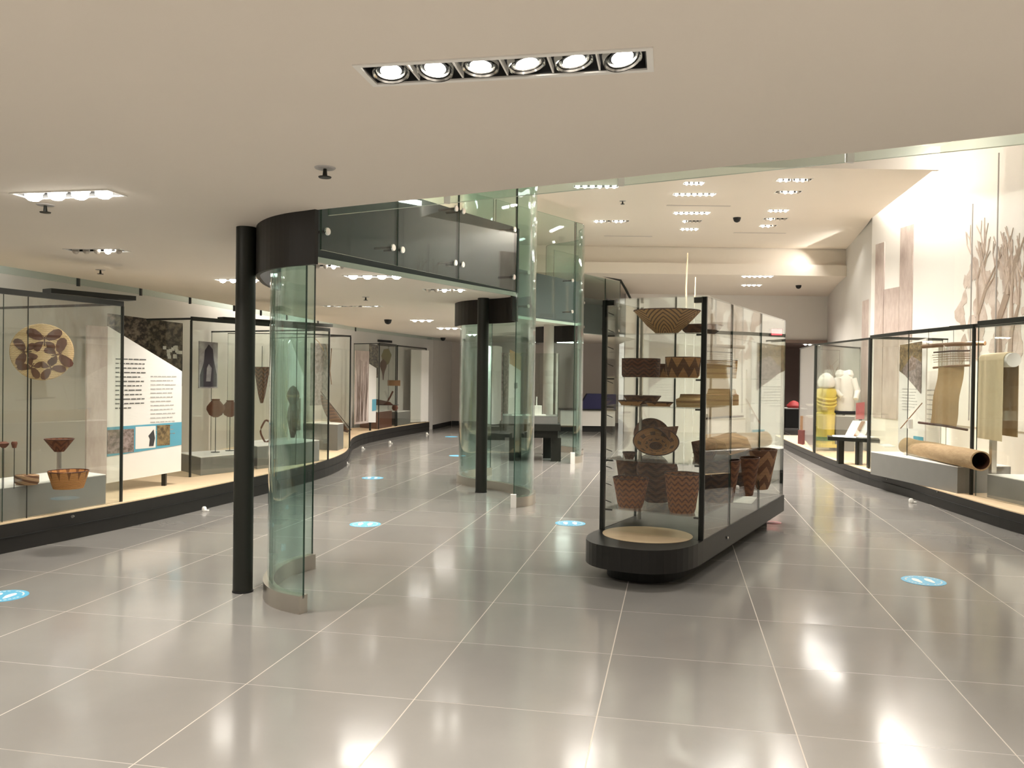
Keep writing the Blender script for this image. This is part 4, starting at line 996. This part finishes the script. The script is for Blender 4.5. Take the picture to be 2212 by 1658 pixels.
# loom
LY = 10.9
t = thing('backstrap_loom','hanging loom with sticks and a long tan cloth','loom',A(2040,925,LY))
def stick(a,b_,r_,mat,name='stick'): part(t,name,MB().tube([a,a.lerp(b_,.5)+Vector((0,0,.008)),b_],r_,8),mat,smooth=True)
stick(A(1993,748,11.3),A(2128,741,10.5),.028,M['wood'],'top_pole')
stick(A(2017,761,11.1),A(2095,757,10.6),.010,M['dwood'])
for k,y_ in enumerate((766,771,776,781)): stick(A(2014+k,y_+1,11.1),A(2096,y_-2,10.6),.004,M['wood'])
stick(A(2016,794,11.1),A(2094,789,10.6),.014,M['wood'])
a,b_ = A(1984,912,11.2),A(2090,928,10.6); stick(a,b_,.016,M['dwood'])
c0,c1,c2,c3 = A(2027,793,11.0),A(2083,790,10.7),A(2065,922,10.75),A(2008,917,11.1)
m = MB(); nn_=10
for i in range(nn_+1):
    f_=i/nn_; L_=c0.lerp(c3,f_); R_=c1.lerp(c2,f_); w_=Vector((.01*math.sin(f_*9),0,0))
    for q in (L_+w_,R_+w_,R_+w_+Vector((.006,.01,0)),L_+w_+Vector((.006,.01,0))): m.v.append(q)
for i in range(nn_):
    for j in range(4): m.f.append((i*4+j,i*4+(j+1)%4,(i+1)*4+(j+1)%4,(i+1)*4+j)); m.m.append(0)
m.f.append((3,2,1,0)); m.f.append(tuple(nn_*4+j for j in range(4))); m.m += [0,0]
part(t,'cloth',m,M['tan'],smooth=True)
m = MB(); d0,d1 = A(2028,750,11.05),A(2082,747,10.72)
for i in range(26):
    f_=i/25; m.tube([d0.lerp(d1,f_),c0.lerp(c1,f_)],.004,4)
part(t,'warp_threads',m,M['taupe'])
for px in (2006,2060): part(t,'hanging_wire',MB().tube([A(px,745,10.95),A(px,712,10.95)],.003,5),M['dark'])
# cream cloth on a roll
ny, fy = 9.6, 10.3; near = A(2190,777,ny); near.y = ny; zc = near.z; far_ = Vector((near.x+.06,fy,zc)); rr = .083
t = thing('cloth_roll','cream cloth draped over a thick horizontal roll in the right case','cloth',(near.x,10.2,RP))
cyl = MB().tube([near,far_],rr,28); part(t,'roll',cyl,M['white'],'white roll core',smooth=True)
def drape(xo, zb, mat, name):
    m=MB(); n_=16
    for i in range(n_+1):
        y=ny+.06+(fy-ny-.09)*i/n_; x=near.x+(.06*(y-ny)/(fy-ny))
        for s in (0,1):
            w_=.006*math.sin(i*1.7)
            for q in ((x+xo*(rr+.004+s*.006)+w_*.3,zc+.0),(x+xo*(rr+.006+s*.006)+w_+.0,zb)): m.v.append(Vector((q[0],y,q[1])))
    for i in range(n_):
        a=i*4; b=a+4
        for f in ((a,a+1,b+1,b),(a+2,b+2,b+3,a+3),(a+1,a+3,b+3,b+1),(a,b,b+2,a+2)): m.f.append(f); m.m.append(0)
    m.f.append((0,2,3,1)); m.m.append(0); k=n_*4; m.f.append((k,k+1,k+3,k+2)); m.m.append(0)
    part(t,name,m,mat,smooth=True)
drape(-1, Z(2140,950,ny+.3), M['cream'],'front_drape'); drape(1, Z(2200,945,ny), M['taupe'],'back_drape')
m=MB(); n_=10
for i in range(n_+1):
    an=pi*i/n_
    for y in (ny+.06,fy-.03):
        x=near.x+.06*(y-ny)/(fy-ny)
        for rr_ in (rr+.003,rr+.011): m.v.append(Vector((x-math.cos(an)*rr_,y,zc+math.sin(an)*rr_)))
for i in range(n_):
    a=i*4;b=a+4
    for f in ((a,b,b+2,a+2),(a+1,a+3,b+3,b+1),(a,a+1,b+1,b),(a+2,b+2,b+3,a+3)): m.f.append(f); m.m.append(0)
part(t,'cloth_top',m,M['cream'],smooth=True)
part(t,'stand',MB().box(near.x-.03,near.x+.03,9.95,10.01,RP+.0,zc-rr),M['steel'])
# hollow log
a,b_ = A(2119,981,9.75), A(1958,947,11.9); rl=.118; a.z=.55+rl; b_.z=.55+rl*.95; b_.x = X(1962,11.9)
t = thing('hollow_log','pale hollow bark log lying on the long grey block','log',((a.x+b_.x)/2,(a.y+b_.y)/2,.55))
m=MB(); n_=28; seg=10; e=(b_-a).normalized(); sx=e.cross(Vector((0,0,1))).normalized(); sz=sx.cross(e)
for k in range(seg+1):
    c=a.lerp(b_,k/seg)+Vector((0,0,.006*math.sin(k*1.3)))
    for i in range(n_):
        q=2*pi*i/n_; rad=rl*(1+.03*math.sin(3*q+k)); m.v.append(c+(sx*math.cos(q)+sz*math.sin(q))*rad)
for k in range(seg+1):
    c=a.lerp(b_,k/seg)
    for i in range(n_):
        q=2*pi*i/n_; m.v.append(c+(sx*math.cos(q)+sz*math.sin(q))*rl*.86)
o_=(seg+1)*n_
for k in range(seg):
    for i in range(n_):
        j=(i+1)%n_; m.f.append((k*n_+i,k*n_+j,(k+1)*n_+j,(k+1)*n_+i)); m.m.append(0)
        m.f.append((o_+k*n_+j,o_+k*n_+i,o_+(k+1)*n_+i,o_+(k+1)*n_+j)); m.m.append(1)
for i in range(n_):
    j=(i+1)%n_; m.f.append((j,i,o_+i,o_+j)); m.m.append(0); k=seg*n_; m.f.append((k+i,k+j,o_+k+j,o_+k+i)); m.m.append(0)
part(t,'shell',m,[M['bark'],M['dwood']],smooth=True)
p=Vector((X(1953,11.5),11.5,.555)); single('label_card', MB().obox(G(1915,962,.56)+Vector((0,0,0.004)),(.10,.02,0),(.02,.16,.01),(0,0,.003)), M['white'],'white card on the left end of the long grey block','label card')
t = thing('small_spindle','small spindle and cord hung by the text panel','spindle',A(1955,915,11.4))
part(t,'stick',MB().tube([A(1945,925,11.4),A(1992,870,11.4)],.007,6),M['wood']); part(t,'fibre_bundle',MB().tube([A(1966,905,11.4),A(1966,925,11.4)],.035,10),M['creamw'],smooth=True)

# reading stand outside of the plinth line
t0 = Vector((X(1845,13.6),13.6,0)); zt_ = Z(1845,948,13.6)
t = thing('reading_stand','black two-legged stand with open pages inside the right case','stand',(t0.x,t0.y,RP))
part(t,'top',MB().obox((t0.x,t0.y,zt_),(.37,-.13,-.01),(.06,.17,0),(0,0,.03)),M['dark'])
for px in (1822,1855): q=Vector((X(px,13.55),13.55-(px-1840)*.004,0)); part(t,'leg',MB().box(q.x-.045,q.x+.045,q.y-.04,q.y+.04,RP,zt_-.03),M['dark'])
single('open_booklet', MB().obox((t0.x-.14,t0.y+.02,zt_+.038),(.17,-.04,0),(.03,.1,.01),(0,0,.005)), M['white'],'open white booklet at the left of the black stand','booklet')
t = thing('tilted_reader','tilted white reading board with dark straps on the black stand','information panel',(t0.x+.12,t0.y+.05,zt_+.03))
part(t,'board',MB().obox((t0.x+.12,t0.y+.09,zt_+.16),(.15,-.03,0),(.10,.08,.13),(0,-.006,.006)),M['blockw'])
part(t,'strap',MB().obox((t0.x+.13,t0.y+.07,zt_+.17),(.03,-.006,0),(.09,.07,.115),(0,-.004,.006)),M['wood'])

# mannequins
def mannequin_dress(px, Yb, label):
    x = X(px,Yb); zb = Z(px,965,Yb); zt2 = Z(px,805,Yb); H_ = zt2-zb; s=H_/1.36
    t = thing('dressed_mannequin', label, 'mannequin', (x,Yb,zb))
    prof=[(.20,0.02),(.17,.06),(.155,.25),(.165,.5),(.175,.62),(.15,.64),(.165,.75),(.17,.88),(.19,1.0),(.17,1.06),(.07,1.10)]
    m=MB(); n_=36
    for r_,z in prof:
        for i in range(n_):
            q=2*pi*i/n_; fold=1+(.06 if z<.62 else .02)*math.sin(9*q)
            m.v.append(Vector((x+r_*s*fold*math.cos(q), Yb+r_*s*.75*fold*math.sin(q), zb+z*s)))
    for k in range(len(prof)-1):
        for i in range(n_): m.f.append((k*n_+i,k*n_+(i+1)%n_,(k+1)*n_+(i+1)%n_,(k+1)*n_+i)); m.m.append(0)
    m.f.append(tuple(range(n_-1,-1,-1))); m.m.append(0); m.f.append(tuple((len(prof)-1)*n_+i for i in range(n_))); m.m.append(0)
    part(t,'dress',m,M['yellow'],smooth=True)
    ru=MB()
    for zz_ in (.80,.86,.93): ru.tube([Vector((x+(.172+.02*(zz_-.8))*s*math.cos(q), Yb+.14*s*math.sin(q), zb+(zz_-.06*abs(math.sin(q)))*s)) for q in [2*pi*i/24 for i in range(25)]], .022*s, 6)
    part(t,'gathered_bodice',ru,M['yellow'],smooth=True)
    part(t,'hem_trim',MB().lathe([(.172*s,.12*s),(.178*s,.15*s),(.172*s,.19*s)],24,(x,Yb,zb),sy=.78),M['green'],'green leafy hem',smooth=True)
    part(t,'hem_band',MB().box(x-.19*s,x+.21*s,Yb-.16*s,Yb+.1,zb,zb+.06*s),M['yellow'])
    part(t,'head',MB().lathe([(.05*s,-.05*s),(.06*s,0),(.14*s,.04*s),(.155*s,.12*s),(.12*s,.22*s),(.05*s,.28*s),(.01,.29*s)],28,(x,Yb,zb+1.07*s)),M['creamw'],'white covered head',smooth=True)
mannequin_dress(1785,16.2,'mannequin in a yellow satin dress with a white covered head')
x=X(1824,16.3); zb=Z(1824,887,16.3); hh=Z(1824,800,16.3)-zb
t = thing('dressed_mannequin','torso mannequin in a white shaggy blouse on a black stand','mannequin',(x,16.3,RP))
part(t,'blouse',MB().lathe([(.20,0),(.215,.05),(.21,hh*.35),(.20,hh*.6),(.17,hh*.8),(.11,hh*.95),(.05,hh)],32,(x,16.3,zb),sy=.6,wob=.04),M['creamw'],smooth=True)
for sgn in (-1,1): part(t,'shoulder',MB().lathe([(.001,-.10),(.06,-.08),(.09,0),(.06,.08),(.001,.10)],16,(x+.09*sgn,16.3,zb+hh*.9)),M['creamw'],smooth=True)
part(t,'sleeve',MB().tube([Vector((x-.15,16.25,zb+hh*.8)),Vector((x-.2,16.2,zb+hh*.5)),Vector((x-.12,16.12,zb+hh*.35))],[.07,.06,.045],12),M['creamw'],smooth=True)
part(t,'sleeve',MB().tube([Vector((x+.15,16.25,zb+hh*.8)),Vector((x+.22,16.2,zb+hh*.5)),Vector((x+.16,16.12,zb+hh*.3))],[.07,.06,.05],12),M['creamw'],smooth=True)
part(t,'stand_band',MB().box(x-.19,x+.19,16.2,16.4,zb-.07,zb),M['black'])
part(t,'stand_post',MB().box(x-.02,x+.02,16.28,16.32,RP,zb-.07),M['dark'])
block('dark grey block behind the reading stand', [(X(1808,16.1),16.1),(X(1848,16.0),16.0),(X(1848,16.0)+.02,16.5),(X(1808,16.1)+.02,16.5)], RP, Z(1824,898,16.1))
b = Board('pink_panel','small rose-red text panel beside the white mannequin','information panel',(X(1850,14.9),14.9),(X(1868,14.8),14.8),[(0,Z(1850,905,14.9)),(1,Z(1868,905,14.8)),(1,Z(1868,868,14.8)),(0,Z(1850,870,14.9))],mat='pink'); foot(b,.5,RP,Z(1850,905,14.9))
p=A(1797,792,16.9); t=thing('twig_spray','thin brown twig spray above the mannequins','twigs',p)
random.seed(2); m=MB()
for k in range(7):
    m.tube([p+Vector((.1,0,-.35)),p+Vector((random.uniform(-.1,.1),0,-.05)),p+Vector((random.uniform(-.25,.2),0,random.uniform(.02,.2)))],[.008,.006,.003],5)
part(t,'twigs',m,M['wood'])
# farthest right case things
for k,(px,py,w_,mat,lab) in enumerate(((1748,945,.28,'maroon','maroon folded cloth stack in the farthest right case'),(1750,920,.24,'wood','brown wooden box in the farthest right case'))):
    q=Vector((X(px,17.6),17.6,0)); z0_=RP if k==0 else RP+.30
    single('folded_cloth' if k==0 else 'wooden_box', MB().obox((q.x,q.y,z0_+.15),(w_*.6,0,0),(0,.15,0),(0,0,.148)), M[mat],lab,'cloth' if k==0 else 'box')
for px,py,lab in ((1750,874,'upper white bowl in the farthest right case'),(1750,899,'lower white bowl in the farthest right case')):
    p=A(px,py,17.3); t=thing('white_bowl',lab,'bowl',p); part(t,'bowl',MB().lathe([(.03,-.03),(.08,0),(.09,.02),(.07,.01)],20,p),M['white'],smooth=True)
    part(t,'arm',MB().tube([p+Vector((0,.03,-.02)),p+Vector((.35,.2,-.02))],.004,5),M['dark'])

# ------------------------------------------------------------------ passage beyond
t = thing('glass_case','dark little case in the passage with a red piece on it','display case',(X(1714,27.5),27.5,0))
q=t.location; part(t,'cabinet',MB().box(q.x-.35,q.x+.35,27.2,27.9,0,.62),M['dark']); part(t,'top',MB().box(q.x-.36,q.x+.36,27.18,27.92,.62,.65),M['blockw'])
single('red_textile', MB().lathe([(.2,0),(.24,.08),(.12,.2),(.03,.24)],20,(q.x+.03,27.5,.651)), plain('red_cloth',sc(170,50,50),.7),'red bundle on the passage cabinet','textile',smooth=True)
p=A(1678,717,24.1); t=thing('exit_sign','small glowing red sign above the passage end','sign',p)
part(t,'housing',MB().box(p.x-.17,p.x+.17,24.1,24.3,p.z-.11,p.z+.11),M['dark']); part(t,'lens',MB().box(p.x-.15,p.x+.15,24.08,24.1,p.z-.09,p.z+.09),emit('red_sign_glow',(1,.12,.14,1),1.6))

# ------------------------------------------------------------------ back area seen through the glass
tb = Vector((X(1150,15.9),15.9,0))
t = thing('display_table','heavy black table with thick square legs under a small glass case','table',(tb.x,tb.y,0))
part(t,'top',MB().box(X(1080,15.5),X(1212,15.5),15.4,16.5,.58,.70),M['dark'])
part(t,'apron',MB().box(X(1086,15.6),X(1206,15.6),15.5,16.4,.44,.58),M['dark'])
for a_,y_ in ((1112,15.6),(1203,15.6),(1185,16.2),(1118,16.2)):
    x_=X(a_,y_); part(t,'leg',MB().box(x_-.09,x_+.09,y_-.08,y_+.08,0,.44),M['dark'])
t = thing('glass_case','glass box case on the black table behind the S-shaped glass','display case',(X(1150,16.0),16.0,.70))
x0_,x1_ = X(1087,15.6),X(1206,15.6)
part(t,'base',MB().box(x0_,x1_,15.6,16.4,.70,.84),M['block'])
for q0,q1 in (((x0_,15.6),(x1_,15.6)),((x1_,15.6),(x1_,16.4)),((x1_,16.4),(x0_,16.4)),((x0_,16.4),(x0_,15.6))):
    part(t,'pane',MB().ribbon([q0,q1],.84,2.02,.008,0,1),gm)
part(t,'top_pane',MB().box(x0_,x1_,15.6,16.4,2.02,2.03),gm)
p=Vector((X(1160,15.9),15.9,.84)); t=thing('model_house','tiny pale model house on a white card in the table case','model',p)
part(t,'card',MB().box(p.x-.2,p.x+.18,15.75,16.1,.84,.855),M['white']); part(t,'walls',MB().box(p.x-.1,p.x+.1,15.85,16.0,.855,1.03),M['blockw']); part(t,'mast',MB().tube([(p.x,15.92,1.03),(p.x,15.92,1.2)],.012,6),M['blockw'])
single('label_card', MB().box(X(1118,15.8)-.1,X(1118,15.8)+.1,15.7,15.9,.84,.85), M['white'],'white card at the left in the table case','label card')
b = Board('text_panel','tall cut-corner panel with orange top seen beyond the S-shaped glass','information panel',(X(1100,20.5),20.5),(X(1125,20.9),20.9),[(0,.5),(1,.5),(1,1.85),(0,2.1)])
b.slab('orange_photo',[(0,1.9),(1,1.72),(1,2.1),(0,2.25)],.006,.003,M['tan']); b.rect('sign_mark',.45,.7,1.28,1.42,M['ink']); foot(b,.5,0,.5)
cp = smooth_poly([(X(1048,21.5),21.8),(X(1056,21.2),21.3),(X(1066,21.0),21.1),(X(1078,21.2),21.4),(X(1082,21.8),22.0)],5)
single('curved_partition', MB().ribbon(cp,.35,2.35,.04), M['white'],'bright white curved partition behind the second black column','partition',smooth=True)
single('low_platform', MB().box(X(1042,20.6),X(1092,20.6),20.5,21.9,0,.33), M['dark'],'low dark platform under the white curved partition','platform')
b = Board('branch_mural','faded brown branch print beside the white curved partition','mural',(X(1082,21.9),21.9),(X(1102,22.1),22.1),[(0,.4),(1,.4),(1,2.2),(0,2.2)],mat='photoa'); foot(b,.5,0,.4)
t = thing('white_counter','long white low counter at the back, under the navy cover','counter',(X(1260,24.2),24.2,0))
part(t,'body',MB().box(X(1212,24),X(1330,24),24.0,24.6,.17,.62),M['white']); part(t,'plinth',MB().box(X(1210,24),X(1330,24),24.05,24.6,0,.17),M['black']); part(t,'top',MB().box(X(1208,24),X(1332,24),23.95,24.6,.62,.66),M['dark'])
m=MB(); xa,xb=X(1250,24.2),X(1330,24.2)
m.add([(xa,24.05,.66),(xb,24.05,.66),(xb,24.05,1.10),(xa+.25,24.05,1.10),(xa,24.55,.66),(xb,24.55,.66),(xb,24.5,1.10),(xa+.25,24.5,1.10)],[(3,2,1,0),(4,5,6,7),(0,1,5,4),(1,2,6,5),(2,3,7,6),(3,0,4,7)])
single('navy_cover', m, M['navy'],'navy blue slanted cover on the back white counter','cover')
t = thing('wall_lightbox','bright narrow light strip near the back column top','light strip',A(1221,738,20.5))
p=A(1221,738,20.5); part(t,'tube',MB().tube([p+Vector((-.2,0,0)),p+Vector((.2,0,0))],.03,10),M['lamp']); part(t,'bracket',MB().box(p.x-.18,p.x+.18,20.5,20.54,p.z+.02,H1),M['dark'])
# pale tall poles beyond the basket case
p=Vector((X(1479,15.5),15.5,0)); t=thing('pale_pole','tall thin cream pole rising behind the basket case','pole',p)
zt3=Z(1480,546,15.5); part(t,'post',MB().tube([p,p+Vector((.01,0,2.9))],.008,8),M['inkg'],smooth=True); part(t,'shaft',MB().tube([p+Vector((.01,0,2.9)),p+Vector((.002,0,3.3)),Vector((p.x+.02,15.5,zt3))],[.018,.016,.010],10),M['birch'],smooth=True); part(t,'base',MB().lathe([(.10,0),(.10,.03)],24,p),M['dark'])
p=Vector((X(1498,15.9),15.9,0)); t=thing('pale_pole','shorter cream pole right of the tall thin one','pole',p)
part(t,'post',MB().tube([p,p+Vector((0,0,2.95))],.007,8),M['inkg'],smooth=True); part(t,'shaft',MB().tube([p+Vector((0,0,2.95)),Vector((p.x+.01,15.9,Z(1498,598,15.9)))],[.014,.009],8),M['birch'],smooth=True); part(t,'base',MB().lathe([(.08,0),(.08,.03)],24,p),M['dark'])

# ------------------------------------------------------------------ floor stickers
st = [(5,1287,'blue floor sticker at the left edge of the picture'),(789,1132,'blue floor sticker right of the nearest curved glass'),(1232,1130,'blue floor sticker left of the basket case'),
      (1995,1254,'blue floor sticker on the right aisle'),(805,1032,'blue floor sticker near the bend of the left plinth'),(975,943,'farthest blue floor sticker near the back wall'),(988,984,'blue floor sticker left of the S-shaped glass')]
for px,py,lab in st:
    p=G(px,py,0); t=thing('floor_sticker',lab,'floor sticker',p,'round blue floor stickers')
    part(t,'disc',MB().lathe([(.165,0),(.165,.002)],40,p),M['sblue'])
    if py > 1000:
        fp=MB()
        for sx_ in (-.05,.05):
            n_=14; vs=[p+Vector((sx_+.026*math.cos(2*pi*i/n_)*(1.15 if math.sin(2*pi*i/n_)>0 else .8), .075*math.sin(2*pi*i/n_),.0025)) for i in range(n_)]; vs+= [v+Vector((0,0,.0006)) for v in vs]
            fp.add(vs,[tuple(range(n_)),tuple(range(2*n_-1,n_-1,-1))]+[(i,(i+1)%n_,(i+1)%n_+n_,i+n_) for i in range(n_)])
        part(t,'footprints',fp,M['white'],'white footprint pair')
        dots=MB()
        for i in range(28):
            a_=2*pi*i/28
            if i%7: dots.obox(p+Vector((.13*math.cos(a_),.13*math.sin(a_),.0028)),Vector((-math.sin(a_),math.cos(a_),0))*.009,Vector((math.cos(a_),math.sin(a_),0))*.006,(0,0,.0003))
        part(t,'lettering_ring',dots,M['white'])
# two red marks by the case foot
p=G(1668,1128,0); single('floor_mark', MB().lathe([(.10,0),(.10,.002)],32,p), plain('red_vinyl',sc(176,92,92),.5),'rose red round floor mark at the far foot of the basket case','floor sticker')
